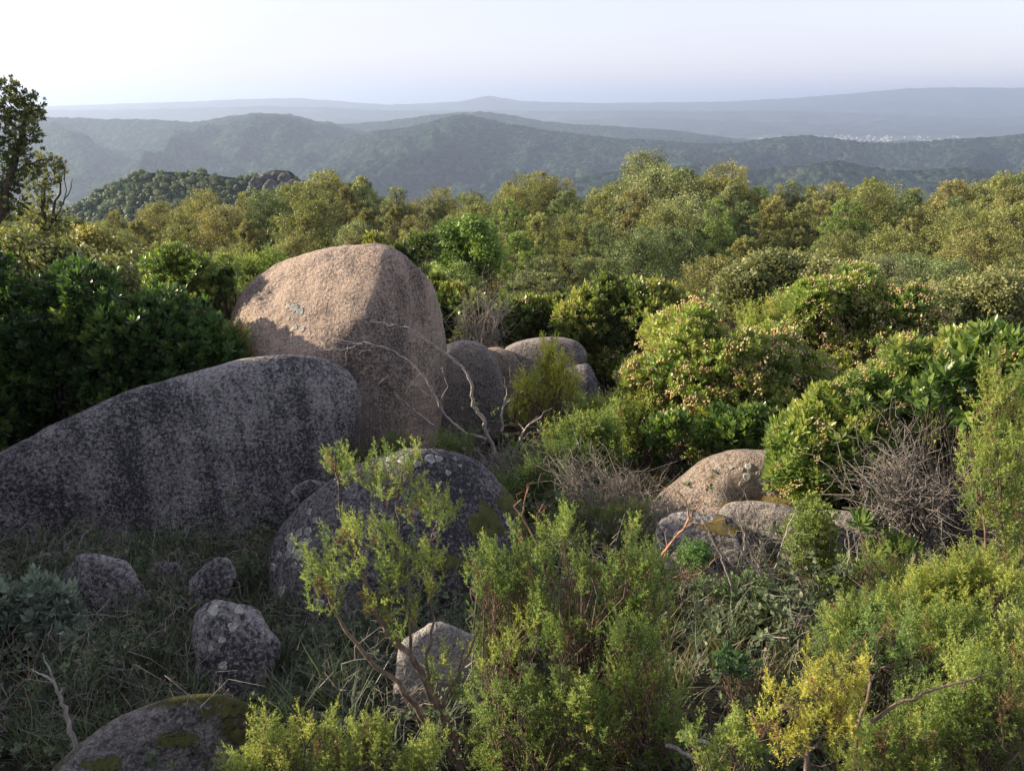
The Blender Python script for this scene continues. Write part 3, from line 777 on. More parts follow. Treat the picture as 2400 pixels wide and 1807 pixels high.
# ------------------------------------------------------------------ leaf templates
def leaf_t(w=0.36, fold=0.08, droop=0.06):
    v = np.array([(0, 0, 0), (-w / 2, 0.58, fold), (0, 0.55, 0), (w / 2, 0.58, fold), (0, 1, -droop)], float)
    f = np.array([(0, 2, 1), (0, 3, 2), (1, 2, 4), (2, 3, 4)])
    return v, f
def rhomb_t(w=0.55):
    v = np.array([(0, 0, 0), (-w / 2, 0.5, 0.06), (w / 2, 0.5, 0.06), (0, 1, 0)], float) - [0, 0.5, 0]
    return v, np.array([(0, 2, 1), (1, 2, 3)]), np.full(4, 0.5)
def rosette_t(n=11, size=0.085, seed=0, w=0.36, spread=(12, 80), simple_=False):
    """a shoot tip: leaves standing round a short twig"""
    r = random.Random(seed)
    lv, lf = leaf_t(w)
    if simple_: lv = lv[[0, 1, 3, 4]]; lf = np.array([(0, 2, 1), (1, 2, 3)])
    nv_ = len(lv)
    V, Ff, T = [], [], []
    for k in range(n):
        az = k * 2.39996 + r.uniform(-.3, .3)
        u = k / (n - 1)
        el = R_(spread[0] + (spread[1] - spread[0]) * (1 - u) + r.uniform(-10, 10))   # angle from the axis
        s = size * r.uniform(0.75, 1.1)
        ax = Vector((math.cos(az) * math.sin(el), math.sin(az) * math.sin(el), math.cos(el)))
        side = Vector((-math.sin(az), math.cos(az), 0))
        nrm = side.cross(ax)
        base = Vector((0, 0, -0.35 * size * (1 - u)))
        tone = 0.35 + 0.35 * u + r.uniform(-.12, .12)
        for q in lv:
            V.append(base + side * (q[0] * s) + ax * (q[1] * s) + nrm * (q[2] * s)); T.append(tone)
        Ff += [(a + nv_ * k, b + nv_ * k, c + nv_ * k) for a, b, c in lf]
    return np.array([tuple(q) for q in V]), np.array(Ff), np.array(T)
def spire_t(seed=0, L_=0.13, needles=32, sprigs=10, nl=0.0122, nw=0.0038, slen=0.042, lite=False):
    """a plume of tree heath: a shoot with side sprigs, all set with needles"""
    r = random.Random(seed)
    V, Ff, T = [], [], []
    def spike(p0, d, ln, nn, t0):
        d = d.normalized(); X = d.orthogonal().normalized(); Y = d.cross(X)
        for k in range(nn):
            u = (k + r.random()) / nn
            az = k * 2.4 + r.uniform(-.4, .4)
            rad = X * math.cos(az) + Y * math.sin(az)
            dr = (rad * 0.85 + d * r.uniform(0.35, 0.9)).normalized()
            s = nl * r.uniform(0.8, 1.15) * (1.0 - 0.35 * u)
            b = p0 + d * (u * ln)
            sd = dr.cross(d).normalized() * (nw * 0.5)
            i = len(V)
            V.extend([b + sd, b - sd, b + dr * s]); Ff.append((i, i + 1, i + 2))
            t = min(1, max(0, t0 + 0.35 * u + r.uniform(-.12, .12)))
            T.extend([t, t, min(1, t + 0.1)])
    top = Vector((r.uniform(-.1, .1), r.uniform(-.1, .1), 1))
    spike(Vector((0, 0, 0)), top, L_, needles, 0.35)
    for k in range(sprigs):
        u = 0.02 + 0.85 * k / sprigs
        az = k * 2.4 + r.uniform(-.5, .5)
        d = Vector((math.cos(az), math.sin(az), r.uniform(1.0, 1.9)))
        spike(top.normalized() * (u * L_), d, slen * (1.1 - 0.75 * u) * r.uniform(.8, 1.2), int(needles * 0.31), 0.25)
    return np.array([tuple(q) for q in V]), np.array(Ff), np.array(T)
SPIRES = [spire_t(k) for k in range(4)]
SPIRES_L = [spire_t(10 + k, L_=0.16, needles=26, sprigs=7, nl=0.016, nw=0.0042, slen=0.06) for k in range(3)]
SPIRES_F = [spire_t(20 + k, L_=0.26, needles=20, sprigs=6, nl=0.032, nw=0.011, slen=0.10) for k in range(3)]
ROS = [rosette_t(11, 0.085, k) for k in range(3)]
ROS_M = [rosette_t(10, 0.088, 30 + k, w=.40, simple_=True) for k in range(3)]
ROS_F = [rosette_t(8, 0.115, 5 + k, w=0.46, simple_=True) for k in range(3)]
ROS_S = [rosette_t(9, 0.045, 9 + k, w=0.46, simple_=True) for k in range(2)]
def oak_spray(seed):
    m = MB(); g = np.random.default_rng(seed); d = g.normal(size=(11, 3)); d /= np.linalg.norm(d, axis=1)[:, None]
    m.place(rhomb_t(.6), d * .075 * g.uniform(.4, 1, 11)[:, None], d + g.normal(size=(11, 3)) * .6, g.uniform(.035, .055, 11), tone=g.uniform(-.2, .2, 11)); return m.tmpl()
OAK_T = [oak_spray(k) for k in range(3)]
def sphere_blob(s, seed):
    v = np.array([(.94, 0, -.33), (-.47, .82, -.33), (-.47, -.82, -.33), (0, 0, 1)], float) * s * 1.35
    f = np.array([(0, 2, 1), (0, 1, 3), (1, 2, 3), (2, 0, 3)])
    return v, f
def panicle_t(seed, n=16, ext=0.045, b=0.006):
    r = random.Random(seed); V, Ff, T = [], [], []
    for k in range(n):
        c = np.array([r.gauss(0, .45), r.gauss(0, .45), r.uniform(-1, .3)]) * ext
        v, f = sphere_blob(b * r.uniform(.7, 1.2), 0)
        v = v * [1, 1, 1.4] + c
        Ff += (f + 4 * k).tolist(); V += v.tolist(); T += [r.uniform(0.25, 1.0)] * 4
    return np.array(V), np.array(Ff), np.array(T)
PAN = [panicle_t(k) for k in range(2)]
PAN_F = [panicle_t(3 + k, 8, 0.06, 0.010) for k in range(2)]

def dirs(n, upbias=0.0, squash=1.0):
    d = rng.normal(size=(n, 3)); d[:, 2] += upbias
    return d / (np.linalg.norm(d, axis=1)[:, None] + 1e-9)

def branch_curve(a, b, sag=0.0, jit=0.04, n=5):
    a = np.asarray(a, float); b = np.asarray(b, float)
    t = np.linspace(0, 1, n)[:, None]
    p = a + (b - a) * t
    L_ = np.linalg.norm(b - a)
    p[1:-1] += rng.normal(size=(n - 2, 3)) * jit * L_
    p[:, 2] += (np.sin(t[:, 0] * math.pi)) * sag * L_
    return p

# ------------------------------------------------------------------ holm oaks of the wood
def make_oak(seed, H=6.0, R=2.3, lobes=11, leafn=21000, leaf=0.085, slim=1.0, airy=False):
    global rng
    save = rng; rng = np.random.default_rng(seed)
    root = empty('oak_tree', (0, 0, 0), None, 'tree')
    wood = MB(); fol = MB()
    base = np.zeros(3)
    fork = np.array([rng.normal() * .15, rng.normal() * .15, H * 0.3])
    wood.tube(branch_curve(base - [0, 0, .3], fork, 0, .03, 4), [0.16, 0.14, 0.12, 0.11], 7)
    cs = []
    for k in range(lobes):
        a = k * 2.4 + rng.uniform(-.3, .3); u = k / max(1, lobes - 1)
        rr = R * 0.66 * math.sqrt(max(0.02, 1 - u ** 1.7)) * rng.uniform(.75, 1.1) * slim
        z = H * (0.34 + 0.52 * u) + rng.uniform(-.25, .25)
        cs.append((np.array([math.cos(a) * rr, math.sin(a) * rr, z]), R * rng.uniform(.34, .52) * (1.0 - .15 * u)))
    rngw = rng
    per = leafn // lobes
    for c, r in cs:
        wood.tube(branch_curve(fork, c, -0.05, .06, 5), [0.08, 0.06, 0.045, 0.03, 0.02], 5)
        nc = 30
        d = dirs(nc, 0.35)
        cl = c + d * (r * rng.uniform(.55, 1.0, nc))[:, None] * [1, 1, .9]
        for q in cl[::2]:
            wood.tube(branch_curve(c, q, 0, .1, 3), [0.018, 0.012, 0.006], 3)
        m = per // nc
        P = np.repeat(cl, m, 0)
        dd = dirs(len(P), 0.2)
        rad = r * (0.19 if airy else 0.25)
        P = P + dd * (rad * rng.uniform(.15, 1.0, len(P)) ** .6 * 1.15)[:, None]
        Z = dd * 0.9 + dirs(len(P)) * 0.9
        tn = np.repeat(rng.uniform(-.22, .22, nc), m) + rng.uniform(-.22, .22, len(P))
        fol.place(rhomb_t(), P, Z, leaf * rng.uniform(.7, 1.25, len(P)), tone=tn)
    wood.build('trunk', BARK, root)
    fol.build('crown', OAK, root, kind='stuff')
    rng = save
    return root
protos = [make_oak(101, 6.0, 2.3), make_oak(102, 6.4, 2.0, 12, 17000, airy=True), make_oak(103, 5.6, 2.5, 13), make_oak(104, 6.2, 1.9, 10, 15000, slim=.8, airy=True), make_oak(105, 5.8, 2.2, 12),
          make_oak(106, 6.6, 1.7, 9, 16000, slim=.75)]
PH = [6.0, 6.4, 5.6, 6.2, 5.8, 6.6]
SKY = [(-300, 440), (0, 470), (120, 500), (180, 505), (250, 490), (330, 472), (420, 452), (460, 440), (500, 455), (560, 462), (620, 442), (660, 425), (700, 405), (750, 388), (790, 386), (850, 410), (900, 440), (950, 446), (1010, 452), (1060, 446), (1100, 470), (1160, 432), (1200, 424), (1260, 420), (1310, 432), (1345, 476), (1400, 462), (1440, 430), (1480, 378), (1520, 368), (1560, 378), (1600, 402), (1650, 404), (1700, 396), (1760, 420), (1800, 444), (1880, 444), (1940, 437), (2000, 430), (2060, 420), (2110, 440), (2180, 452), (2250, 415), (2320, 410), (2370, 397), (2440, 392), (2700, 380)]
ROWS = [(57, 22, 'row beyond the skyline row'), (51, 8, 'row just behind the skyline row'), (45, 0, 'skyline row'), (39, 20, 'second row below the skyline'), (33.5, 48, 'third row below the skyline'), (28.5, 84, 'fourth row below the skyline'), (24, 128, 'fifth row below the skyline'), (20, 178, 'nearest row of the wood')]
TONES = [('olive-gold', (1.08, 1.0, 0.88, 1)), ('olive green', (1.0, 1.04, 0.86, 1)), ('dark green', (0.68, 0.86, 0.85, 1)), ('grey-green', (1.02, 1.08, 1.25, 1)), ('brownish', (1.08, 0.94, 0.92, 1)), ('fresh green', (0.88, 1.15, 0.76, 1))]
SHAPES = ['round', 'tall', 'broad', 'slender', 'round', 'narrow']
used = [False] * len(protos)
rt = random.Random(5)
for D, off, rowname in ROWS:
    step = 2.35 * F / D if D > 25 else 2.2 * F / D
    px = -260 + rt.uniform(0, step); k = 0
    while px < 2680:
        sk = np.interp(px, [p[0] for p in SKY], [p[1] for p in SKY]) - np.interp(px, [900, 1100, 2400], [6, 22, 14])
        py = sk + off + rt.uniform(-5, 10) + (rt.uniform(-10, 22) if D != 45 else 0)
        Dj = D + rt.uniform(-1.6, 1.6)
        if D < 29 and px < 1150: py += 12
        top = at(px, py, Dj)
        g = gz(top[0], Dj)
        h = min(9.5, max(2.6, top[2] - g))
        i = rt.randrange(len(protos))
        if used[i]: o = copy_tree(protos[i])
        else: o = protos[i]; used[i] = True
        w = (px - 1200) / 1200.0
        q = rt.random()
        ti = 0 if q < .30 - .15 * w else 1 if q < .62 else 2 if q < .72 + .08 * w else 3 if q < .86 else 4 if q < .94 else 5
        if D < 26 and 950 < px < 1250: ti = 5
        sc = h / PH[i]
        wd = min(1.25, max(0.62, sc)) * rt.uniform(.9, 1.15)
        wd = wd if D > 30 else wd * 0.95
        o.location = (top[0], Dj, g); o.scale = (wd, wd, sc); o.rotation_euler = (0, 0, rt.uniform(0, 6.28))
        col = TONES[ti][1]; jj = rt.uniform(.80, 1.15); col = (col[0] * jj, col[1] * jj, col[2] * jj, 1)
        for ch in o.children: ch.color = col
        if -40 < px: k += 1
        lab = f'{TONES[ti][0]} {SHAPES[i]} holm oak, {ORD[max(1, k)]} from left in the {rowname}' if -40 < px < 2440 else f'{TONES[ti][0]} holm oak just outside the {"left" if px < 0 else "right"} edge, {rowname}'
        tag(o, lab, 'tree', 'holm oaks of the wood beyond the boulders')
        px += step * rt.uniform(.75, 1.2)
for i, u in enumerate(used):
    if not u:
        for ch in list(protos[i].children): bpy.data.objects.remove(ch)
        bpy.data.objects.remove(protos[i])
# bushes on the distant knoll, copies of one small crown
def knoll_bush():
    mb = MB(); r = np.random.default_rng(4)
    d = dirs(700, 0.3); P = d * (r.uniform(.55, 1.0, 700))[:, None] * [1, 1, .8] + [0, 0, .7]
    P += fbm(P * 2.3, 2, 4)[:, None] * 0.35 * d
    mb.place(rhomb_t(.8), P, d + dirs(700) * .6, r.uniform(.16, .30, 700), tone=r.uniform(-.3, .3, 700))
    v, f, t = mb.tmpl()
    return mesh_data('knoll_bush', v, f, OAK, t)
KB = knoll_bush()
nk = 0
for t_ in range(4000):
    px = rt.uniform(120, 900); py = rt.uniform(402, 560)
    q, n = hit(bv_knoll, px, py)
    if q is None or q[1] > 345: continue
    if 585 < px < 700 and py < 445 and rt.random() < .8: continue
    if 400 < px < 520 and py < 425 and rt.random() < .6: continue
    o = bpy.data.objects.new('knoll_bush', KB); COL.objects.link(o)
    s = rt.uniform(1.1, 2.1)
    o.scale = (s * rt.uniform(.85, 1.3), s * rt.uniform(.85, 1.3), s); o.location = tuple(q - [0, 0, .5]); o.rotation_euler = (0, 0, rt.uniform(0, 6.28))
    c = rt.uniform(.55, 1.0); o.color = (c * .68, c * .85, c * .82, 1)
    tag(o, ('dark' if c < .72 else 'mid-green' if c < .88 else 'paler') + ' evergreen bush on the distant knoll, ' + ('on its left slope' if px < 260 else 'on its left brow' if px < 380 else 'on its crown' if px < 520 else 'left of the rock outcrop' if px < 600 else 'below the rock outcrop' if px < 700 else 'on its right slope') + (', near the skyline' if py < 440 else ', on the upper face' if py < 480 else ', lower down'), 'bush', 'bushes covering the distant knoll')
    nk += 1
    if nk >= 290: break
mbk = MB(); PK = []
for t_ in range(2600):
    q, n = hit(bv_knoll, rt.uniform(100, 900), rt.uniform(405, 570))
    if q is not None and q[1] < 345: PK.append(q)
PK = np.array(PK)[:900]
kd = dirs(26, .3); kt_ = MB(); kt_.place(rhomb_t(.8), kd * .7 + [0, 0, .6], kd, .8, tone=rng.uniform(-.3, .3, 26))
mbk.place(kt_.tmpl(), PK, np.repeat([[0, 0, 1.0]], len(PK), 0), rng.uniform(.7, 1.5, len(PK)))
o = mbk.build('knoll_scrub', OAK, kind='stuff'); o.color = (.60, .78, .74, 1)
tag(o, 'low dark scrub filling in between the bushes of the distant knoll', 'scrub')

# ------------------------------------------------------------------ shrubs laid out as clumps
def shrub(name, label, cat, D, base, clumps, mat, tmpls, dens, size=1.0, trunk=None, woodmat=None, up=0.6, group=None, depth=0.9, back=1, tone=0.0, color=None,
          flowers=0, ftm=None, stemr=0.012, part='foliage', inner=0.45, twigs=3, leafparts=0, fruit=0, ground=True, dtone=0.0, shift=0.0, djit=1.3, dryf=0.0):
    """one plant: stems to every clump; leafy shoots over the shell of each clump. clumps: (px, py, radius px[, dD])"""
    bp = at(base[0], base[1], D)
    if ground: bp[2] = gz(bp[0], bp[1]) - 0.03
    root = empty(name, bp, label, cat, group)
    wood, fol, flw, dry = MB(), MB(), MB(), MB()
    tr = [np.asarray(bp)]
    if trunk:
        for path, r0 in trunk:
            P = np.array([at(x, y, D + (dd if dd else 0)) for (x, y, *r) in path for dd in [r[0] if r else 0]])
            # resample with slight wander
            Q = [P[0]]
            for a, b in zip(P[:-1], P[1:]):
                for u in (.33, .66, 1.0): Q.append(a + (b - a) * u + (rng.normal(size=3) * .012 if u < 1 else 0) * np.linalg.norm(b - a) * 3)
            wood.tube(Q, np.linspace(r0, r0 * .4, len(Q)), 6)
            tr += Q
    T = np.array(tr)
    allP = []
    cl2 = []
    for c in clumps:
        px, py, rp = c[:3]
        dd = c[3] if len(c) > 3 else rng.uniform(-1, 1) * djit * rp / F * D
        cc = at(px, py, D + dd); r = rp / F * np.linalg.norm(cc)
        cl2.append((cc, r, 1.0))
        for k in range(back):
            oy = r * rng.uniform(.8, 1.5) * (k + 1); off = np.array([rng.uniform(-.5, .5) * r + cc[0] / cc[1] * oy, oy, cc[2] / cc[1] * oy - r * rng.uniform(.1, .5)])
            cl2.append((cc + off, r * rng.uniform(.8, 1.0), .38))
    for cc, r, wgt in cl2:
        n = max(3, int(dens * .80 * wgt * (r / 0.2) ** 2))
        d = dirs(n, up * 0.6)
        rad = r * (inner + (1 - inner) * rng.random(n) ** .5)
        rad = np.where(rng.random(n) < .12, rad * rng.uniform(1.1, 1.38, n), rad)
        P = cc + d * rad[:, None] * [1, depth, .95]
        Z = d * (1 - up) + np.array([0, 0, 1.0]) * up + rng.normal(size=(n, 3)) * .22
        P = P - Z / np.linalg.norm(Z, axis=1)[:, None] * (shift * size)
        which = rng.integers(0, len(tmpls), n)
        wither = rng.random(n) < (dryf * (3.0 if rng.random() < .25 else .6))
        tb = tone + rng.uniform(-.24, .24)
        for w in range(len(tmpls)):
            m = (which == w) & wither
            dry.place(tmpls[w], P[m] - Z[m] * .03, Z[m], size * .9)
            m = (which == w) & ~wither
            fol.place(tmpls[w], P[m], Z[m], size * 1.09 * rng.uniform(.75, 1.2, m.sum()), tone=tb + rng.uniform(-.15, .15, m.sum()))
        # nearest trunk point that is lower than the clump
        dist = np.linalg.norm(T - cc, axis=1) + np.maximum(0, T[:, 2] - cc[2]) * 4
        s0 = T[np.argmin(dist)]
        st = branch_curve(s0, cc, 0.0, .06, 6)
        wood.tube(st, np.linspace(stemr, stemr * .45, 6), 4)
        for k in range(int(twigs * 1.4)):
            q = P[rng.integers(0, n)]
            wood.tube(branch_curve(st[rng.integers(2, 5)], q, 0, .07, 3), np.linspace(stemr * .45, stemr * .15, 3), 3)
        if flowers:
            nf = int(n * flowers * rng.uniform(.3, 1.7) * (1 if wgt == 1 else .3))
            if nf:
                df = dirs(nf, .5); Pf = cc + df * (r * rng.uniform(.9, 1.1, nf))[:, None]
                for w in range(2): flw.place(ftm[w], Pf[w::2], np.repeat([[0, 0, 1.0]], len(Pf[w::2]), 0) + rng.normal(size=(len(Pf[w::2]), 3)) * .3, rng.uniform(.7, 1.3, len(Pf[w::2])), tone=rng.uniform(-.2, .2, len(Pf[w::2])))
        allP.append((P, Z))
    if wood.n: 
        o = wood.build('stem', woodmat or STEM, root); _shift(o, bp)
    o = fol.build(part, mat, root, kind='stuff'); _shift(o, bp)
    if color: o.color = color
    if dry.n:
        o = dry.build('withered_shoots', BROWN, root, kind='stuff'); _shift(o, bp)
    if flw.n:
        o = flw.build('flower_cluster', FLW, root, kind='stuff'); _shift(o, bp)
    if fruit:
        for k in range(fruit):
            P, Z = allP[rng.integers(0, len(clumps))]
            q = P[np.argmin(P[:, 1] + rng.uniform(0, .2, len(P)))]
            v, f = ico(2)
            mesh_obj('fruit', v * .012 + q - bp, f, RED, parent=root, tone=np.full(len(v), .5), smooth=True)
    if leafparts:
        P = np.concatenate([a for a, b in allP]); Z = np.concatenate([b for a, b in allP])
        sel = np.argsort(np.linalg.norm(P, axis=1) + rng.uniform(0, .25, len(P)))[:leafparts]
        lv, lf = leaf_t(.38)
        ms = [mesh_data('leaf', lv * 1.0, lf, mat, np.full(5, t_)) for t_ in (.55, .75, .92)]
        for i in sel:
            for k in range(3):
                o = bpy.data.objects.new('leaf', ms[rng.integers(0, 3)]); COL.objects.link(o); o.parent = root
                d = Vector(Z[i]).normalized(); a = rng.uniform(0, 6.28)
                sdv = d.orthogonal().normalized(); sdv.rotate(Matrix.Rotation(a, 3, d))
                y = (d * 1.1 + sdv * .8).normalized(); x = y.cross(d).normalized(); z = x.cross(y)
                s = rng.uniform(.075, .10)
                M = Matrix((x, y, z)).transposed().to_4x4(); M = Matrix.Translation(Vector(P[i] - bp)) @ M @ Matrix.Scale(s, 4)
                o.matrix_local = M
                if color: o.color = color
    return root

def _shift(o, bp):
    me = o.data; n = len(me.vertices)
    co = np.empty(n * 3, np.float32); me.vertices.foreach_get('co', co)
    co = co.reshape(-1, 3) - np.asarray(bp, np.float32); me.vertices.foreach_set('co', co.ravel()); me.update()

def fill(x0, y0, x1, y1, n, r, seed, top=None):
    """clump centres spread through a box of the plant's outline"""
    g = random.Random(seed); out = []
    for k in range(n):
        x = g.uniform(x0, x1); y = g.uniform(y0, y1)
        if top:
            ty = np.interp(x, [p[0] for p in top], [p[1] for p in top])
            y = ty + r * .8 + (y - y0) / max(1, (y1 - y0)) * max(0, (y1 - ty - r))
        out.append((x, y, r * g.uniform(.75, 1.2)))
    return out

# --- arbutus (strawberry tree) bushes; sunlit ones get a raised leaf tone, light painted in
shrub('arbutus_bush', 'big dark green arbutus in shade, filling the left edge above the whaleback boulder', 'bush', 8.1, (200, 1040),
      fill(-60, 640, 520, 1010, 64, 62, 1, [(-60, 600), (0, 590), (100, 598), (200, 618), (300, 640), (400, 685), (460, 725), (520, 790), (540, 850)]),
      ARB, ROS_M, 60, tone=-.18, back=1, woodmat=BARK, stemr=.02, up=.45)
shrub('arbutus_bush', 'dark mixed evergreen bush at the left edge above the shaded arbutus', 'bush', 10.2, (60, 760),
      fill(-80, 540, 300, 700, 26, 55, 2, [(-80, 500), (60, 540), (150, 560), (250, 600), (330, 660)]), OAK, OAK_T, 60, tone=-.2, woodmat=BARK, stemr=.02, up=.3, size=1.3)
shrub('arbutus_bush', 'tall sunlit arbutus full of cream flowers, centre of the right slope', 'bush', 8.6, (1760, 1090),
      fill(1490, 740, 1960, 1060, 62, 56, 3, [(1480, 880), (1530, 770), (1590, 722), (1680, 705), (1760, 715), (1840, 745), (1900, 800), (1970, 860)]) + [(1500, 880, 45, -.5), (1530, 950, 50, -.6), (1470, 940, 30, -.4), (1560, 860, 48, -.7), (1610, 800, 50, -.6), (1620, 900, 52, -.9), (1680, 850, 52, -.8), (1590, 1000, 48, -.9), (1680, 960, 52, -1.0), (1740, 900, 52, -.9), (1750, 820, 50, -.7), (1650, 1040, 44, -1.0), (1740, 1010, 48, -1.0), (1810, 950, 50, -.9), (1820, 860, 50, -.7)],
      ARB, ROS_M, 104, tone=.40, flowers=.22, size=.70, ftm=PAN_F, woodmat=BARK, stemr=.018, inner=.35)
shrub('arbutus_bush', 'flowering arbutus with a high rounded top and a red fruit, rearmost on the right slope', 'bush', 10.4, (2010, 900),
      fill(1850, 660, 2170, 850, 34, 52, 4, [(1840, 690), (1880, 660), (1960, 635), (2010, 620), (2080, 632), (2130, 670), (2180, 730)]),
      ARB, ROS_M, 100, tone=.34, flowers=.22, ftm=PAN_F, woodmat=BARK, stemr=.018, fruit=2, size=.8)
shrub('arbutus_bush', 'arbutus with large leaves and dried reddish flower heads, reaching to the right edge', 'bush', 5.6, (2150, 1200),
      fill(1850, 880, 2330, 1150, 60, 60, 5, [(1830, 1010), (1880, 920), (1960, 850), (2060, 810), (2160, 790), (2260, 780), (2400, 780)]) + [(1860, 1080, 45), (1880, 1140, 45), (1990, 1010, 60)],
      ARB, ROS, 74, tone=.30, flowers=.13, size=.80, ftm=PAN, woodmat=BARK, stemr=.015, leafparts=0, fruit=2, back=1)
shrub('arbutus_bush', 'large-leaved arbutus branch top rising at the right edge behind the tall heath', 'bush', 4.3, (2330, 1150),
      [(2290, 830, 48), (2340, 815, 55), (2390, 840, 60), (2260, 880, 50), (2320, 900, 55), (2220, 900, 35), (2400, 930, 60), (2180, 920, 35), (2270, 950, 50)],
      ARB, ROS, 42, tone=.10, flowers=.07, ftm=PAN, woodmat=BARK, stemr=.012, leafparts=95, back=1, size=1.05)
shrub('arbutus_bush', 'dense dark green arbutus with warm flowering top, behind the back group of boulders', 'bush', 14.0, (1470, 900),
      fill(1350, 670, 1620, 860, 36, 48, 6, [(1330, 700), (1360, 665), (1420, 655), (1500, 658), (1570, 680), (1620, 720)]),
      ARB, ROS_F, 42, tone=.12, flowers=.16, ftm=PAN_F, color=(1.0, .86, .9, 1), woodmat=BARK, stemr=.02)
shrub('arbutus_bush', 'rounded green arbutus behind the back boulders, left of the flowering dark one', 'bush', 14.6, (1250, 860),
      fill(1170, 700, 1350, 830, 20, 46, 7, [(1160, 720), (1220, 690), (1290, 680), (1350, 680)]), ARB, ROS_F, 42, tone=.02, flowers=.06, ftm=PAN_F, color=(.95, .80, .9, 1), woodmat=BARK, stemr=.02)
shrub('arbutus_bush', 'bright green bush rising just behind the right shoulder of the tall pinkish boulder', 'bush', 13.5, (1080, 820),
      fill(1000, 660, 1110, 790, 14, 44, 8, [(980, 640), (1060, 650), (1110, 690)]), ARB, ROS_F, 42, tone=.0, color=(.95, .80, .9, 1), woodmat=BARK, stemr=.02)
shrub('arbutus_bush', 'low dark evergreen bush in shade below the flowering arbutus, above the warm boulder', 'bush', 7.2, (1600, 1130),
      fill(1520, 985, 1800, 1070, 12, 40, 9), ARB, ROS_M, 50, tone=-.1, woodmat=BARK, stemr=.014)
shrub('arbutus_bush', 'yellow-green sunlit bush rising above the shaded arbutus, left of the tall pinkish boulder', 'bush', 9.0, (410, 960), fill(350, 590, 465, 700, 14, 34, 10, [(350, 600), (400, 570), (440, 580), (470, 610)]), ARB, ROS, 90, tone=.22, woodmat=BARK, size=.62, back=0, djit=.6)
shrub('arbutus_bush', 'second yellow-green bush, nearer the tall pinkish boulder', 'bush', 9.3, (520, 960), fill(480, 600, 550, 720, 12, 30, 11, [(470, 610), (520, 572), (560, 610)]), ARB, ROS, 90, tone=.14, woodmat=BARK, size=.62, back=0, djit=.6)
shrub('arbutus_bush', 'fresh green bush crown directly behind the top of the tall pinkish boulder', 'bush', 17.0, (930, 640), fill(860, 575, 1010, 625, 11, 30, 12), ARB, ROS_F, 42, tone=.05, color=(1.0, .82, .9, 1), woodmat=BARK)
shrub('arbutus_bush', 'fresh green tree crown among the oaks right of the pinkish boulder top', 'bush', 22.0, (1090, 640), fill(1045, 535, 1150, 620, 13, 34, 13), OAK, OAK_T, 52, tone=-.05, woodmat=BARK, size=1.7, color=(.85, 1.2, .7, 1))
shrub('arbutus_bush', 'olive bush on the right slope behind the rearmost flowering arbutus', 'bush', 15.0, (2250, 760), fill(2170, 660, 2420, 760, 26, 52, 14, [(2150, 690), (2250, 660), (2400, 640)]), OAK, OAK_T, 62, tone=.0, woodmat=BARK, size=1.3)
shrub('arbutus_bush', 'rounded olive-grey bush in the middle of the right slope, before the dark wood', 'bush', 15.5, (1830, 720), fill(1720, 600, 1930, 690, 26, 50, 15, [(1700, 640), (1780, 595), (1860, 590), (1950, 640)]), OAK, OAK_T, 62, tone=.0, woodmat=BARK, size=1.3)

# --- trees at the left edge
shrub('oak_tree', 'tall dark leaning oak silhouetted against the bright sky at the left edge', 'tree', 11.5, (-60, 700),
      [(10, 200, 22), (38, 222, 26), (70, 245, 28), (15, 255, 32), (50, 285, 30), (88, 268, 20), (8, 310, 34), (30, 345, 30), (72, 312, 20), (60, 360, 16), (20, 395, 34), (84, 332, 12), (45, 425, 24), (5, 450, 36), (70, 400, 16), (98, 392, 12), (30, 480, 30), (-30, 250, 45), (-40, 340, 45), (-40, 430, 45), (-90, 300, 60), (-100, 400, 60)],
      OAK, ROS_S, 46, trunk=[([(-60, 700), (-20, 560), (10, 470), (30, 400), (48, 340), (58, 290), (62, 250)], .075), ([(-10, 520), (-30, 430), (-50, 350)], .05), ([(28, 405), (75, 385), (110, 372)], .02)],
      tone=-.3, woodmat=BARK, stemr=.014, up=.1, back=0, size=1.3, twigs=4, part='crown', inner=.2)  # lowered leaf tone puts the backlit silhouette into the crown colour
shrub('oak_tree', 'thin-crowned oak with a bare twiggy right side, beside the tall leaning oak', 'tree', 13.0, (100, 700),
      [(98, 372, 16), (122, 372, 18), (140, 388, 16), (80, 402, 20), (112, 405, 20), (150, 402, 12), (72, 440, 20), (104, 440, 22), (132, 428, 14), (88, 478, 24), (122, 470, 18), (70, 515, 26), (105, 515, 26), (140, 515, 22), (60, 555, 30), (100, 560, 30), (150, 560, 28)],
      OAK, ROS_S, 52, trunk=[([(100, 720), (98, 600), (104, 520), (102, 450), (104, 385)], .06), ([(104, 560), (125, 500), (142, 430)], .03), ([(128, 520), (150, 470), (152, 400)], .012), ([(148, 480), (165, 445), (170, 420)], .010)],
      tone=-.06, woodmat=BARK, stemr=.010, up=.25, back=0, size=1.1, twigs=5, part='crown', inner=.2)
shrub('oak_tree', 'low gold-lit oak crown right of the thin-crowned oak at left', 'tree', 16.0, (230, 760),
      fill(150, 560, 330, 680, 20, 40, 31, [(140, 560), (200, 530), (260, 540), (340, 600)]), OAK, OAK_T, 56, tone=.08, woodmat=BARK, up=.3, size=1.4, part='crown', color=(1.15, 1.05, .8, 1))
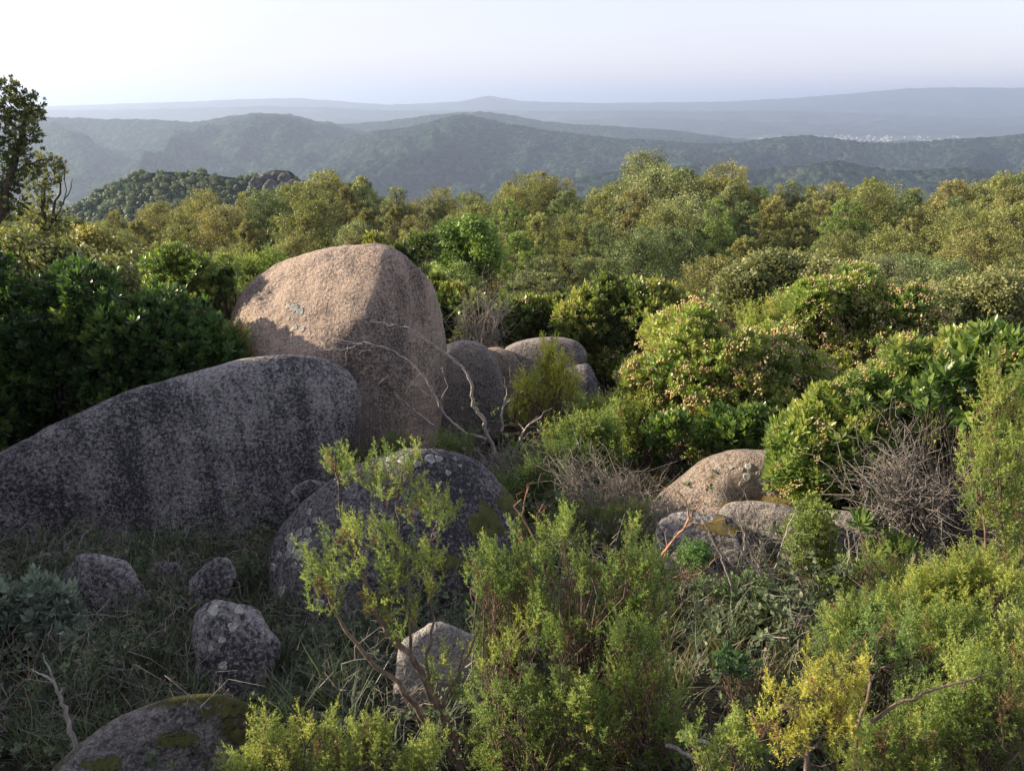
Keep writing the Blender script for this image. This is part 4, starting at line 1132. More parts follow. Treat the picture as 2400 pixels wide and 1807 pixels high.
# bushes beyond the left edge, whose shade falls across the hollow
fol, wood = MB(), MB()
for c in range(34):
    u = rng.random(); a = rng.uniform(0, 6.28)
    cc = np.array([math.cos(a) * .75 * rng.random() ** .5, math.sin(a) * .75 * rng.random() ** .5, 2.0 * (0.25 + .68 * u)])
    wood.tube(branch_curve([0, 0, -.05], cc, 0, .08, 5), np.linspace(.03, .01, 5), 4)
    d = dirs(42, .4); P = cc + d * (.30 * rng.uniform(.5, 1, 42))[:, None]
    fol.place(ROS_F[c % 3], P, d + [0, 0, .6], rng.uniform(.8, 1.2, 42), tone=rng.uniform(-.3, .1, 42))
for k, (x, y, top) in enumerate([(-6.1, 7.4, -1.3), (-5.5, 6.2, -0.80), (-5.2, 5.1, -0.55), (-4.9, 4.1, -0.60), (-5.0, 2.9, -0.9), (-4.2, 2.1, -1.05), (-7.4, 9.0, -1.2)]):
    base = np.array([x, y, gz(x, y)])
    lab = f'dense evergreen bush beyond the left edge, {ORD[k + 1]} of those that shade the hollow'
    if k == 0:
        root = root0 = empty('evergreen_bush', base, lab, 'bush', 'bushes beyond the left edge')
        wood.build('stem', BARK, root); fol.build('foliage', ARB, root, kind='stuff')
    else:
        root = copy_tree(root0); root.location = tuple(base); root['label'] = lab
    root.scale = (1, 1, (top - base[2]) / 2.0); root.rotation_euler = (0, 0, k * 1.3)

# --- bare wood
def bare(name, label, cat, D, paths, mat, sub=0, sublen=.12, sides=6, group=None, part='branch', thick=1.0):
    """dead branches along given lines; every line is a branch of its own under the thing"""
    p0 = at(*paths[0][0][0][:2], D + (paths[0][0][0][2] if len(paths[0][0][0]) > 2 else 0))
    root = empty(name, p0, label, cat, group)
    for pts, r0, r1 in paths:
        mb = MB()
        P = np.array([at(q[0], q[1], D + (q[2] if len(q) > 2 else 0)) for q in pts]) - p0
        Q = [P[0]]
        for a, b in zip(P[:-1], P[1:]):
            l = np.linalg.norm(b - a)
            for u in (.25, .5, .75, 1): Q.append(a + (b - a) * u + (rng.normal(size=3) * .035 * l if u < 1 else 0))
        Q = np.array(Q); rad = np.linspace(r0 * thick, r1 * thick, len(Q)) * rng.uniform(.88, 1.12, len(Q))
        mb.tube(Q, rad, sides)
        for k in range(sub):
            i = rng.integers(len(Q) // 3, len(Q))
            d = Q[min(i + 1, len(Q) - 1)] - Q[i - 1]; d /= np.linalg.norm(d) + 1e-9
            e = Q[i] + (d + rng.normal(size=3) * .6) * sublen * rng.uniform(.5, 1.3)
            mb.tube(branch_curve(Q[i], e, .05, .08, 5), np.linspace(rad[i] * .5, rad[i] * .15, 5), 4)
        mb.build(part, mat, root, smooth=True)
    return root
bare('dead_tree', 'bleached dead tree, its long curved branches reaching across the tall pinkish boulder', 'dead tree', 7.2, [
    ([(1180, 1110), (1160, 1060), (1140, 1016), (1133, 980), (1107, 951), (1107, 904), (1089, 868), (1060, 839), (1024, 814), (988, 789), (955, 767), (916, 760)], .026, .005),
    ([(1140, 1030), (1125, 1024), (1089, 1013), (1060, 991), (1039, 966), (1024, 939), (988, 915), (963, 892)], .018, .005),
    ([(1039, 966), (1020, 930), (1002, 894), (981, 868), (955, 843), (919, 821), (872, 807), (800, 805), (788, 790)], .015, .004),
    ([(850, 806), (800, 822), (745, 820), (700, 808)], .006, .002),
    ([(1017, 998), (974, 966), (952, 944), (923, 919)], .011, .004),
    ([(1176, 1010), (1178, 960), (1187, 912)], .014, .005),
    ([(1195, 1110), (1215, 1040), (1235, 1000), (1270, 975)], .02, .006),
    ([(1160, 1090), (1130, 1100), (1100, 1085)], .012, .003), ([(1190, 1100), (1240, 1090), (1290, 1100)], .010, .003), ([(1180, 1105), (1150, 1130), (1120, 1120)], .010, .003)],
    DEAD, sub=3, sublen=.16, thick=0.95)
bare('dead_branch', 'bleached forked stick standing at the lower left, before the thorny tangle', 'dead branch', 2.45, [
    ([(200, 1850), (193, 1801), (170, 1722), (154, 1675), (138, 1624), (126, 1596), (110, 1556), (99, 1529)], .0125, .0022),
    ([(126, 1597), (112, 1586), (98, 1580), (75, 1568)], .0065, .002), ([(140, 1625), (146, 1612)], .005, .003)], DEAD, sides=8)
bare('dead_branch', 'reddish bare forked branches leaning up in front of the warm granite boulder', 'dead branch', 4.1, [
    ([(1490, 1385), (1515, 1345), (1555, 1295), (1585, 1257), (1610, 1225), (1632, 1193), (1650, 1165)], .012, .003),
    ([(1500, 1372), (1534, 1352), (1555, 1310), (1575, 1270), (1610, 1228)], .009, .004),
    ([(1520, 1356), (1576, 1355), (1612, 1340)], .008, .002), ([(1576, 1356), (1640, 1345), (1675, 1310)], .007, .002),
    ([(1616, 1219), (1612, 1190), (1600, 1165), (1588, 1148)], .006, .002), ([(1560, 1308), (1590, 1300)], .004, .002)], REDB, sub=2, sublen=.10)
bare('dead_branch', 'pale upright dead twigs fanning out above the dark crevice of the right rocks', 'dead branch', 3.9, [
    ([(1725, 1410), (1711, 1360), (1691, 1312), (1670, 1265), (1650, 1225), (1636, 1202)], .008, .002), ([(1800, 1370), (1780, 1346), (1738, 1291), (1710, 1250), (1683, 1223)], .008, .002),
    ([(1790, 1360), (1760, 1290), (1740, 1240), (1728, 1200), (1728, 1180)], .007, .002), ([(1810, 1360), (1790, 1300), (1775, 1240), (1765, 1190), (1738, 1145)], .007, .002),
    ([(1815, 1340), (1830, 1290), (1845, 1240), (1862, 1200)], .006, .002), ([(1745, 1300), (1746, 1250)], .005, .003), ([(1770, 1262), (1830, 1262)], .003, .002), ([(1990, 1330), (1990, 1280), (1985, 1240)], .004, .002), ([(2010, 1320), (2010, 1290), (2015, 1260)], .004, .002)],
    DEAD, sub=3, sublen=.10)
bare('dead_branch', 'small curly reddish twigs rising against the mossy edge of the dark dome boulder', 'dead branch', 3.9, [
    ([(1265, 1290), (1245, 1250), (1225, 1215), (1205, 1185), (1222, 1170)], .006, .002), ([(1222, 1210), (1230, 1170), (1238, 1140)], .004, .0015), ([(1258, 1260), (1262, 1225), (1258, 1205), (1275, 1180)], .005, .0015), ([(1282, 1330), (1300, 1370), (1320, 1400)], .005, .003)], REDB, sub=3, sublen=.06)
for k, (a, b, lab) in enumerate([((1560, 1745), (1660, 1800), 'left'), ((1600, 1720), (1700, 1765), 'middle'), ((1655, 1765), (1745, 1800), 'right')]):
    bare('fallen_stick', f'grey fallen stick on the dark ground at the bottom, {lab} one of three', 'stick', 2.35, [([(a[0], a[1], .1), ((a[0] + b[0]) / 2, (a[1] + b[1]) / 2 - 6, .05), b], .009, .006)], DEAD, group='grey sticks lying at the bottom')

def bare_bush(name, label, D, base, clumps, n, mat, r=.006, tw=10, tl=.14, cat='dead bush', trunk=None, droop=0.0):
    bp = at(base[0], base[1], D); bp[2] = gz(bp[0], bp[1]) - .02
    root = empty(name, bp, label, cat)
    st, tg = MB(), MB()
    fork = np.zeros(3)
    if trunk:
        P = np.array([at(x, y, D) for x, y in trunk]) - bp; P = np.concatenate([[np.zeros(3)], P])
        st.tube(P, np.linspace(r * 4, r * 2.2, len(P)), 6); fork = P[-1]
    for c in clumps:
        cc = at(c[0], c[1], D + rng.uniform(-.1, .1)) - bp; rad = c[2] / F * np.linalg.norm(cc + bp)
        for k in range(n):
            e = cc + rng.normal(size=3) * rad * .55
            q = branch_curve(fork, e, rng.uniform(-.05, .1), .05, 7)
            st.tube(q, np.linspace(r * 1.3, r * .5, 7), 4)
            for j in range(tw):
                i = rng.integers(3, 7); d = q[i] - q[i - 1]; d /= np.linalg.norm(d) + 1e-9
                e2 = q[i] + (d * .8 + rng.normal(size=3) * .55 - [0, 0, droop]) * tl * rng.uniform(.5, 1.4)
                tq = branch_curve(q[i], e2, .06, .10, 4)
                tg.tube(tq, np.linspace(r * .5, r * .2, 4), 3)
                if rng.random() < .7:
                    e3 = tq[2] + rng.normal(size=3) * tl * .45
                    tg.tube(branch_curve(tq[2], e3, 0, .1, 3), [r * .35, r * .25, r * .15], 3)
    st.build('stem', mat, root); tg.build('twig', mat, root, kind='stuff')
    return root
bare_bush('dead_bush', 'large grey leafless bush on a forked trunk, left of the tall heath at right', 4.3, (2115, 1420), [(2080, 1170, 60), (2140, 1110, 70), (2200, 1100, 70), (2240, 1170, 70), (2280, 1120, 50), (2160, 1190, 60), (2220, 1230, 60), (2110, 1080, 50), (2060, 1120, 40)], 7, TWIG, .006, 11, .17, trunk=[(2130, 1400), (2138, 1330), (2150, 1280)])
bare_bush('dead_bush', 'dull grey twiggy bush behind the back boulders, right of the tall pinkish boulder', 12.6, (1140, 830), [(1120, 730, 35), (1160, 745, 30), (1090, 760, 25), (1135, 780, 40)], 16, TWIG, .009, 8, .3)
bare_bush('dead_bush', 'drooping grey dead heath left of the warm granite boulder', 5.9, (1450, 1260), [(1400, 1130, 60), (1350, 1170, 50), (1440, 1180, 50), (1480, 1110, 50), (1380, 1210, 45), (1330, 1110, 30), (1500, 1190, 30)], 7, TWIG, .0055, 11, .24, droop=.25)
bare_bush('dead_bush', 'small pale dry bush at the foot of the whaleback, touching the pinkish boulder', 7.1, (870, 1060), [(840, 980, 35), (880, 1000, 40), (930, 1010, 40), (820, 1030, 40), (860, 920, 25)], 8, TWIG, .0045, 7, .18)
bare_bush('dead_bush', 'tangle of thin brown twigs under the reddish bare branches', 4.2, (1560, 1480), [(1540, 1400, 50), (1600, 1420, 60), (1650, 1400, 50), (1520, 1440, 40)], 7, TWIG, .004, 9, .12)
bare_bush('dead_bush', 'grey brown dead twigs between the dark crevice and the round green bush', 4.3, (1750, 1420), [(1690, 1330, 50), (1760, 1340, 50), (1720, 1380, 60), (1800, 1380, 40)], 7, TWIG, .004, 9, .13)

# --- tree heaths
def heath(label, D, base, clumps, dens=66, tone=0.0, lod=0, size=1.0, color=None, trunk=None, stemr=.005, back=1, up=.72, mat=None, twigs=3, group=None):
    t = (SPIRES, SPIRES_L, SPIRES_F)[lod]
    return shrub('heath_shrub', label, 'bush', D, base, clumps, mat or HEA, t, dens, size=size, tone=tone, trunk=trunk, stemr=stemr, back=back, up=up, color=color, woodmat=STEM, twigs=twigs, group=group, inner=.3, shift=(.06, .08, .13)[lod], djit=.6, dryf=.07)
heath('foreground tree heath with forked brown trunk and airy plumes before the dome boulder', 2.5, (1090, 1860),
      [(782, 1062, 22), (790, 1100, 38), (840, 1120, 45), (900, 1095, 38), (960, 1075, 22), (975, 1060, 14), (950, 1130, 44), (905, 1150, 40), (1000, 1180, 40), (1035, 1215, 44), (1065, 1195, 24), (970, 1190, 36),
       (830, 1240, 42), (790, 1270, 40), (870, 1270, 44), (930, 1260, 40), (960, 1310, 48), (900, 1330, 40), (740, 1310, 40), (770, 1350, 44), (820, 1340, 40), (735, 1365, 36), (780, 1400, 34), (870, 1390, 36), (1010, 1300, 44), (1000, 1370, 36),
       (900, 1440, 32), (930, 1480, 26), (1015, 1570, 24), (1040, 1540, 18), (1010, 1610, 14), (1070, 1620, 18), (975, 1440, 28), (925, 1380, 34)],
      dens=120, tone=.14, back=0, stemr=.0035, size=.82,
      trunk=[([(1090, 1860), (1083, 1807), (1059, 1727), (1039, 1679), (1020, 1640), (991, 1582), (962, 1533), (908, 1485), (880, 1430), (850, 1340), (830, 1250)], .019),
             ([(1059, 1775), (1000, 1698), (957, 1635), (918, 1586), (860, 1538), (830, 1500), (800, 1460), (773, 1407), (755, 1370)], .012),
             ([(1039, 1679), (1040, 1640), (1070, 1590), (1100, 1530), (1117, 1485)], .009),
             ([(962, 1533), (960, 1440), (952, 1339), (935, 1250), (930, 1170)], .007), ([(1010, 1640), (1000, 1560), (1010, 1480), (1020, 1380), (1010, 1270)], .007),
             ([(850, 1340), (800, 1220), (795, 1140)], .005), ([(1070, 1590), (1080, 1540), (1130, 1460)], .004)])
heath('mid-green heath with a pointed top, left of centre of the lower foreground', 2.75, (1380, 1700),
      fill(1270, 1240, 1560, 1520, 34, 46, 41, [(1270, 1300), (1310, 1195), (1340, 1240), (1400, 1240), (1440, 1260), (1500, 1260), (1560, 1270)]) + [(1318, 1215, 22), (1312, 1240, 28), (1480, 1245, 22)], tone=-.02, dens=50, stemr=.004)
heath('darker heath crowding against the right of the foreground tree heath', 2.85, (1180, 1700),
      fill(1120, 1290, 1270, 1600, 28, 40, 42, [(1100, 1250), (1130, 1230), (1160, 1260), (1220, 1220), (1250, 1250)]), tone=-.14, dens=50, stemr=.004)
heath('leaning yellow-green heath shoot lit by the sun, over the dark gap right of the trunk', 2.6, (1150, 1620), [(1250, 1430, 20), (1235, 1460, 26), (1205, 1490, 30), (1175, 1520, 34), (1140, 1560, 30), (1190, 1540, 30)], tone=.28, dens=60, back=0, up=.6)
heath('dense green heath low in the centre, right of the trunk foot', 2.4, (1250, 1900), fill(1110, 1600, 1420, 1820, 36, 46, 43, [(1110, 1600), (1200, 1560), (1300, 1590), (1400, 1580)]), tone=-.06, dens=48, stemr=.004)
heath('tall soft green heath column between the centre heath and the dry twigs', 2.5, (1520, 1850), fill(1420, 1480, 1600, 1800, 28, 44, 44, [(1420, 1500), (1480, 1440), (1520, 1480), (1600, 1500)]), tone=-.05, dens=50, stemr=.004)
heath('yellow-green heath tips lit along the bottom edge, left part', 2.15, (680, 1900), fill(540, 1730, 830, 1830, 20, 36, 45, [(540, 1760), (620, 1690), (660, 1720), (700, 1690), (760, 1690), (830, 1700)]) + [(622, 1700, 20), (705, 1705, 22), (762, 1705, 22)], tone=.22, dens=66, up=.85)
heath('yellow-green heath tips lit along the bottom edge, beside the trunk foot', 2.15, (920, 1900), fill(830, 1720, 1030, 1830, 16, 36, 46, [(830, 1710), (870, 1690), (950, 1730), (1030, 1700)]) + [(850, 1710, 22), (905, 1720, 20)], tone=.16, dens=66, up=.85)
heath('bright yellow heath plumes at the bottom right, the yellowest of all', 1.95, (1900, 1900), [(1885, 1560, 26), (1900, 1590, 34), (1940, 1580, 30), (1975, 1570, 26), (2025, 1560, 18), (2020, 1600, 26), (1990, 1630, 30), (1920, 1640, 42), (1880, 1670, 40), (1960, 1670, 42), (1810, 1610, 18), (1815, 1650, 28), (1790, 1690, 28), (1830, 1710, 34), (1900, 1720, 40), (1960, 1720, 40), (2010, 1690, 30), (1980, 1780, 36), (1840, 1770, 28)],
      tone=.40, dens=125, back=0, size=.9, trunk=[([(1900, 1900), (1890, 1800), (1895, 1720), (1920, 1660)], .010), ([(1890, 1780), (1930, 1720), (1990, 1650)], .006)], stemr=.003, color=(1.22, 1.08, .95, 1))
heath('tall yellow-green heath standing at the right edge beside the grey bush', 3.2, (2360, 1750),
      [(2350, 850, 26), (2330, 900, 34), (2375, 890, 34), (2310, 950, 26), (2350, 950, 44), (2400, 960, 44), (2290, 1020, 30), (2330, 1020, 44), (2385, 1030, 46), (2280, 1090, 34), (2325, 1100, 44), (2380, 1110, 46), (2290, 1160, 34), (2340, 1170, 44), (2400, 1180, 44), (2330, 1230, 36), (2380, 1250, 40), (2320, 1310, 34), (2370, 1320, 44), (2410, 1380, 44), (2350, 1390, 40)],
      tone=.12, dens=86, trunk=[([(2360, 1750), (2350, 1550), (2350, 1350), (2345, 1150), (2345, 950)], .012), ([(2355, 1500), (2310, 1300), (2300, 1100)], .008), ([(2365, 1500), (2400, 1300), (2390, 1000)], .008)])
heath('yellowish heath on many bare brown stems, lower right below the grey bush', 3.0, (2240, 1640), fill(2150, 1290, 2380, 1420, 26, 40, 47, [(2150, 1350), (2200, 1310), (2280, 1270), (2380, 1290)]) + [(2130, 1390, 30), (2150, 1370, 26)], tone=.24, dens=56, stemr=.005, twigs=5)
heath('green heath mound low in the right foreground, left of the bare brown stems', 2.95, (2020, 1650), fill(1940, 1390, 2140, 1560, 26, 42, 48, [(1940, 1420), (1980, 1380), (2020, 1370), (2080, 1380), (2140, 1420)]), tone=.02, dens=56, stemr=.004)
heath('broad olive heath filling the bottom right corner', 2.2, (2300, 1950), fill(2140, 1520, 2440, 1830, 40, 48, 49, [(2140, 1600), (2220, 1520), (2300, 1480), (2400, 1450)]), tone=.10, dens=46, stemr=.004)
heath('heath between the olive corner heath and the yellowish stems', 2.7, (2270, 1700), fill(2130, 1440, 2430, 1580, 28, 44, 50), tone=.08, dens=48, stemr=.004)
heath('feathery grey-green heath spray bending right in the right foreground', 2.1, (2000, 1850), [(2030, 1480, 40), (2070, 1490, 46), (2110, 1500, 40), (2060, 1530, 46), (2020, 1540, 40), (2120, 1470, 26), (2100, 1560, 36), (1990, 1520, 34), (2050, 1580, 34)], tone=-.05, dens=60, size=.85, back=0, color=(.9, 1.0, 1.15, 1),
      trunk=[([(2000, 1850), (2010, 1700), (2040, 1600), (2060, 1500)], .008), ([(2040, 1690), (2100, 1650), (2160, 1625), (2240, 1600), (2310, 1580)], .007)])
heath('low heath along the bottom edge between the yellow plumes and the fallen sticks', 2.1, (1700, 1950), fill(1620, 1690, 1760, 1830, 12, 32, 51), tone=-.02, dens=56)
heath('low dark heath along the bottom edge right of the yellow plumes', 2.15, (2090, 1950), fill(2010, 1700, 2200, 1830, 18, 40, 52), tone=.02, dens=50)
heath('bright yellow-green heath standing alone before the back group of boulders', 8.6, (1290, 1080), [(1290, 810, 18), (1285, 840, 24), (1310, 860, 26), (1265, 880, 28), (1300, 890, 34), (1335, 895, 26), (1350, 925, 22), (1240, 890, 18), (1215, 900, 14), (1225, 935, 22), (1260, 930, 28), (1300, 935, 28), (1205, 960, 18), (1240, 970, 22), (1285, 975, 24)], tone=.40, color=(1.3, 1.2, .9, 1), lod=2, dens=52, stemr=.010, back=1, twigs=5)
heath('rounded heath bush with knobbly light tops, right of the lone heath', 8.2, (1420, 1060), fill(1360, 950, 1470, 1010, 12, 26, 53, [(1360, 940), (1400, 930), (1440, 925), (1470, 950)]), tone=.16, lod=2, dens=55, stemr=.008)
heath('dull green heath under the left edge of the tall flowering arbutus', 7.9, (1500, 1090), fill(1440, 950, 1540, 1060, 14, 32, 54), tone=.02, lod=2, dens=55, stemr=.008)
heath('mid-green heath mound in the middle distance, below the knobbly heath', 7.2, (1370, 1130), fill(1290, 1000, 1440, 1110, 18, 34, 55), tone=-.04, lod=2, dens=55, stemr=.008)
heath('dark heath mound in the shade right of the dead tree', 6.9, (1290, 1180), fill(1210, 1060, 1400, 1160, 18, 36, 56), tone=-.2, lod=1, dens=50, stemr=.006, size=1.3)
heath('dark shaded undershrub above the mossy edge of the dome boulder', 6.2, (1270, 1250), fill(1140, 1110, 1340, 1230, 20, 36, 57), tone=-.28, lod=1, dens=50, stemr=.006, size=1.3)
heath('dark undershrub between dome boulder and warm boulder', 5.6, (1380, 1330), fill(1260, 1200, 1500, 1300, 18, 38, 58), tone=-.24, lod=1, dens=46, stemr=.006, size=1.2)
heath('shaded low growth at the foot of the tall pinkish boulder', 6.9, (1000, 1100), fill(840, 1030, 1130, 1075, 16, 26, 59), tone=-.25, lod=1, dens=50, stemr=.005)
heath('small heath rooted at the left foot of the tall pinkish boulder', 8.1, (560, 900), fill(520, 760, 580, 860, 9, 26, 60), tone=-.02, lod=2, dens=50, stemr=.006, size=.8)
heath('grey-green heath among the yellow-green tops left of the pinkish boulder', 9.3, (470, 860), fill(425, 640, 515, 730, 14, 30, 61), tone=-.05, lod=2, dens=46, stemr=.008, size=.8)
heath('heath bush on the sunlit slope between yellow-green top and pinkish boulder', 14.0, (590, 740), fill(560, 620, 650, 680, 10, 28, 62), tone=.0, lod=2, dens=40, stemr=.01, size=1.6)
heath('yellowish heath spires poking up left of the tall flowering arbutus', 9.4, (1560, 860), fill(1525, 780, 1590, 840, 6, 22, 63), tone=.2, lod=2, dens=50, stemr=.006)
heath('warm-tipped heath between the two flowering arbutus crowns', 9.6, (1790, 800), fill(1750, 730, 1840, 780, 8, 24, 64), tone=.3, lod=2, dens=50, stemr=.006)
# leafy small shrubs round the right rocks
shrub('green_shrub', 'bright green upright bushy shrub in front of the right rocks', 'bush', 4.5, (1905, 1390), [(1905, 1175, 22), (1890, 1200, 32), (1925, 1205, 34), (1870, 1240, 34), (1905, 1245, 40), (1935, 1250, 30), (1865, 1285, 34), (1900, 1290, 40), (1935, 1295, 32), (1885, 1325, 32), (1920, 1330, 30)],
      BRI, [rosette_t(9, .022, 70, w=.5), rosette_t(9, .020, 71, w=.5)], 420, tone=.42, color=(1.35, 1.45, .7, 1), stemr=.005, inner=.3, back=1)
shrub('green_shrub', 'small round dark green bush in front of the blocky mossy boulder', 'bush', 4.3, (1625, 1400), [(1610, 1285, 22), (1640, 1285, 24), (1625, 1305, 28), (1600, 1310, 20), (1650, 1312, 20), (1625, 1325, 24)],
      BRI, [rosette_t(9, .020, 72, w=.5), rosette_t(9, .018, 73, w=.5)], 480, tone=.25, color=(.85, 1.25, .7, 1), stemr=.004, inner=.3)
shrub('green_shrub', 'leafy green undershrub spilling down below the round dark green bush', 'bush', 3.9, (1760, 1560), fill(1640, 1360, 1850, 1520, 24, 34, 75), BRI, [rosette_t(8, .022, 74, w=.5), rosette_t(8, .020, 75, w=.5)], 190, tone=.1, color=(.95, 1.1, .85, 1), stemr=.004, inner=.2)
shrub('green_shrub', 'pale small-leaved shrub at the foot of the bright green upright shrub', 'bush', 4.2, (1960, 1480), fill(1900, 1320, 2010, 1420, 12, 26, 76), BRI, [rosette_t(8, .022, 76, w=.5)], 260, tone=.5, color=(1.3, 1.4, .9, 1), stemr=.004, inner=.3)
heath('green heath seedling thicket right of the pale small-leaved shrub', 3.9, (2060, 1480), fill(2020, 1270, 2120, 1420, 14, 30, 77), lod=1, tone=.1, dens=60, size=.7)
shrub('arbutus_bush', 'low arbutus shoots with orange dead leaves beside the grey bush trunk', 'bush', 4.1, (2080, 1480), [(2070, 1290, 22), (2100, 1275, 20), (2040, 1240, 18), (2110, 1300, 22), (2010, 1225, 16)], ARB, ROS, 60, tone=.15, flowers=.25, ftm=PAN, back=0)
shrub('grey_leaved_shrub', 'pale grey-green leafy shrub low at the left edge beside the brownish rock', 'bush', 3.7, (60, 1620), fill(-60, 1360, 180, 1560, 26, 34, 78, [(-60, 1330), (60, 1330), (120, 1350), (180, 1400)]), SAGE, [rosette_t(9, .045, 80, w=.42), rosette_t(9, .05, 81, w=.42)], 100, tone=.1, stemr=.004, inner=.3, twigs=2)
shrub('green_shrub', 'dark leafy patch low in the lower centre right, under the dead twigs', 'bush', 3.0, (1730, 1640), fill(1680, 1530, 1760, 1610, 6, 28, 79), BRI, [rosette_t(8, .03, 82, w=.5)], 120, tone=.0, color=(.65, .95, .75, 1), stemr=.004)

# --- thorny tangle and low growth over the ground
def zig_t(seed, n=6, seg=.042, r=.0017):
    g = np.random.default_rng(seed); mb = MB()
    p = np.zeros(3); d = np.array([0, 0, 1.0]); P = [p]
    side = np.array([1.0, 0, 0])
    for k in range(n):
        a = (1 if k % 2 else -1) * R_(32) + g.normal() * .3
        d2 = np.array([math.sin(a) + .25 * k / n, g.normal() * .25, math.cos(a)]); d2 /= np.linalg.norm(d2)
        p = p + d2 * seg * g.uniform(.7, 1.3); P.append(p)
    mb.tube(P, np.linspace(r * 1.3, r * .6, len(P)), 3)
    for k in (2, 4):
        q = P[k] + np.array([g.normal() * .8, g.normal() * .8, .6]) * seg * 1.6
        q2 = q + np.array([g.normal() * .8, g.normal(), .3]) * seg
        mb.tube([P[k], q, q2], [r * .8, r * .6, r * .4], 3)
    v, f, t = mb.tmpl(); return v, f, t
ZIG = [zig_t(k) for k in range(5)]
def spread(n, x0, x1, y0, y1, h, pw=1.4):
    y = rng.uniform(y0, y1, n); x = rng.uniform(x0, x1, n)
    z = ground_z(x, y) + h * rng.random(n) ** pw * np.clip(1.0 + 1.9 * fbm(np.stack([x, y, 0 * x], -1) * 1.5, 2, 77), .2, 1.7)
    return np.stack([x, y, z], -1)
mb = MB()
for k in range(5):
    P = np.concatenate([spread(230, -3.9, -.2, 2.5, 5.2, .20), spread(50, -1.2, .3, 4.0, 5.4, .2), spread(90, .4, 3.4, 2.4, 5.4, .3), spread(100, -.2, 3.2, 5.4, 7.5, .3), spread(50, -3, 2, 7.5, 11, .3)])
    mb.place(ZIG[k], P, rng.normal(size=(len(P), 3)) * .8 + [0, 0, .35], rng.uniform(.7, 1.9, len(P)))
tag(mb.build('thorny_tangle', TWIG, kind='stuff'), 'tangle of grey zigzag thorny twigs over the shaded hollow and the slope', 'thorny tangle')
def bramble_tuft(seed):
    g = np.random.default_rng(seed); V = []
    return rosette_t(7, .036, 90 + seed, w=.6, spread=(30, 100))
BT = [rosette_t(7, .038, 90 + k, w=.66, spread=(25, 105), simple_=True) for k in range(4)]
mb = MB()
for k in range(4):
    P = np.concatenate([spread(1900, -4.2, -.1, 2.4, 5.4, .22, 1.0), spread(850, -.1, 3.6, 2.4, 5.6, .28, 1.0), spread(900, -2.5, 4.5, 5.4, 9, .42, 1.0), spread(900, -6, 6.5, 9, 16, .5, 1.0)])
    cl = fbm(P * 1.4, 2, 31 + k)
    P = P[cl > -.2]
    s_ = rng.uniform(.55, 1.25, len(P)) * np.where(P[:, 1] > 9, 1.9, 1.0)
    s_ = s_ * np.where((P[:, 0] < 0) & (P[:, 1] < 5.5), .62, 1.0)
    mb.place(BT[k], P, rng.normal(size=(len(P), 3)) * .5 + [0, 0, .8], s_, tone=rng.uniform(-.3, .25, len(P)))
tag(mb.build('undergrowth', BRI, kind='stuff'), 'low leafy undergrowth of brambles covering the ground between the rocks', 'undergrowth')
def grass_t(seed, n=16, L_=.22):
    g = random.Random(seed); V, Ff, T = [], [], []
    for k in range(n):
        a = g.uniform(0, 6.28); ln = L_ * g.uniform(.5, 1.1); b = np.array([g.gauss(0, .02), g.gauss(0, .02), 0])
        d = np.array([math.cos(a) * g.uniform(.1, .6), math.sin(a) * g.uniform(.1, .6), 1.0]); d /= np.linalg.norm(d)
        sd = np.array([-math.sin(a), math.cos(a), 0]) * .0022
        m = b + d * ln * .55; e = b + d * ln + np.array([math.cos(a), math.sin(a), -.5]) * ln * .25
        i = len(V); V += [b - sd, b + sd, m - sd * .8, m + sd * .8, e]; Ff += [(i, i + 1, i + 3), (i, i + 3, i + 2), (i + 2, i + 3, i + 4)]
        T += [g.random()] * 5
    return np.array(V), np.array(Ff), np.array(T)
GT = [grass_t(k) for k in range(3)]
mb = MB()
for k in range(3):
    P = np.concatenate([spread(15, -3.8, -.3, 2.5, 5.2, .05), spread(130, .2, 3.4, 2.5, 5.5, .05), spread(170, .4, 2.6, 5.2, 8.2, .05), spread(60, .5, 2.2, 9, 11, .05)])
    mb.place(GT[k], P, rng.normal(size=(len(P), 3)) * .15 + [0, 0, 1], rng.uniform(.7, 1.5, len(P)))
mb2 = MB()
for k in range(3):
    P = np.concatenate([spread(330, -4.0, -.1, 2.5, 5.4, .10), spread(120, .2, 3.4, 2.5, 5.5, .08)])
    mb2.place(GT[k], P, rng.normal(size=(len(P), 3)) * .35 + [0, 0, 1], rng.uniform(.7, 1.6, len(P)), tone=rng.uniform(-.4, .1, len(P)))
tag(mb2.build('green_grass', BRI, kind='stuff'), 'dark green grass tufts and fine scrub in the shaded hollow', 'grass')
tag(mb.build('dry_grass', DRYG, kind='stuff'), 'thin tufts of dry yellowish grass among the undergrowth', 'grass')

bare_bush('dead_bush', 'weathered grey stump with broken roots and twigs at the foot of the bleached dead tree', 6.9, (1165, 1130), [(1110, 1070, 36), (1160, 1050, 34), (1215, 1070, 36), (1250, 1040, 28), (1090, 1100, 28), (1190, 1110, 34)], 7, DEAD, .007, 6, .14, droop=.1)

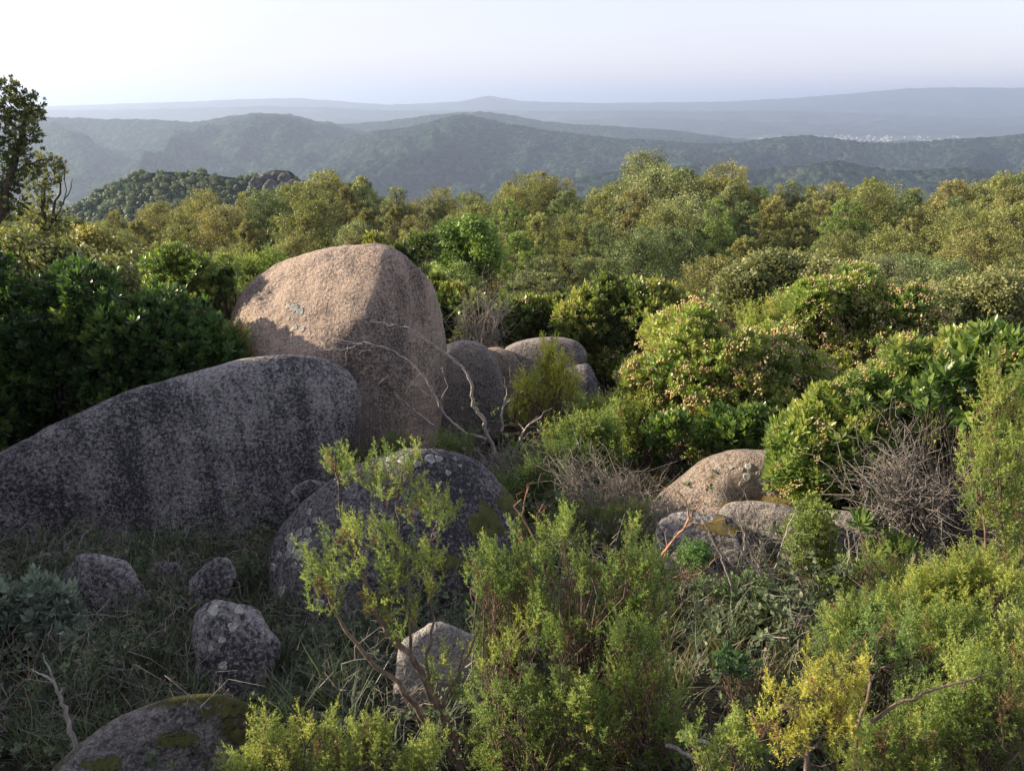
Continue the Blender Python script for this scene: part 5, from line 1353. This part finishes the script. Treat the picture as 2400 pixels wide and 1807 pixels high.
# --- dark scrub and half-buried stones of the shaded hollow
for D, base, pts, lab in [
        (4.5, (380, 1500), [(350, 1370, 34), (390, 1390, 36), (420, 1420, 34), (370, 1430, 36)], 'dark tangled scrub right of the upright squarish rock'),
        (4.0, (300, 1640), [(240, 1500, 36), (290, 1520, 40), (330, 1500, 34), (260, 1550, 38)], 'dark tangled scrub below the upright squarish rock'),
        (3.7, (420, 1720), [(380, 1560, 36), (410, 1600, 40), (360, 1610, 36), (430, 1550, 26)], 'dark tangled scrub left of the egg-shaped stone'),
        (3.6, (720, 1700), [(670, 1500, 38), (720, 1520, 42), (690, 1570, 42), (750, 1580, 40), (650, 1590, 34), (800, 1560, 36)], 'dark tangled scrub right of the egg-shaped stone'),
        (3.1, (170, 1820), [(90, 1640, 34), (140, 1660, 36), (60, 1670, 34), (200, 1640, 30)], 'dark tangled scrub behind the bleached forked stick'),
        (4.6, (560, 1450), [(540, 1340, 30), (580, 1320, 32), (610, 1350, 34), (570, 1370, 32)], 'dark tangled scrub in the crook between whaleback and dome boulder')]:
    shrub('dark_scrub', lab, 'shrub', D, base, pts, BRI, [rosette_t(8, .020, 120, w=.45, simple_=True), rosette_t(7, .026, 121, w=.5, simple_=True)], 230, tone=-.05, stemr=.004, inner=.15, twigs=7, woodmat=TWIG, up=.3)
for pts, D, lab in [([(60, 1335), (90, 1300), (150, 1310), (165, 1350), (110, 1380), (60, 1375)], 4.7, 'angular stone against the whaleback foot, left of the upright squarish rock'),
                    ([(345, 1350), (370, 1320), (420, 1325), (435, 1360), (400, 1385), (350, 1380)], 4.7, 'angular stone against the whaleback foot, right of the upright squarish rock'),
                    ([(640, 1500), (660, 1470), (700, 1475), (715, 1505), (680, 1525), (645, 1520)], 3.9, 'little angular stone just right of the egg-shaped stone'),
                    ([(330, 1480), (350, 1455), (395, 1460), (405, 1490), (370, 1510), (335, 1505)], 4.1, 'little angular stone between the squarish rock and the egg-shaped stone')]:
    boulder(lab, pts, D, ROCK_DARK, front=.14, back=.2, sub=4, noise=.07, p=26, nsil=6, rough=.02, sink=1.7, facets=[(-.5, -.6, .6, .12), (.6, -.7, .3, .12)], group='half-buried stones of the hollow')
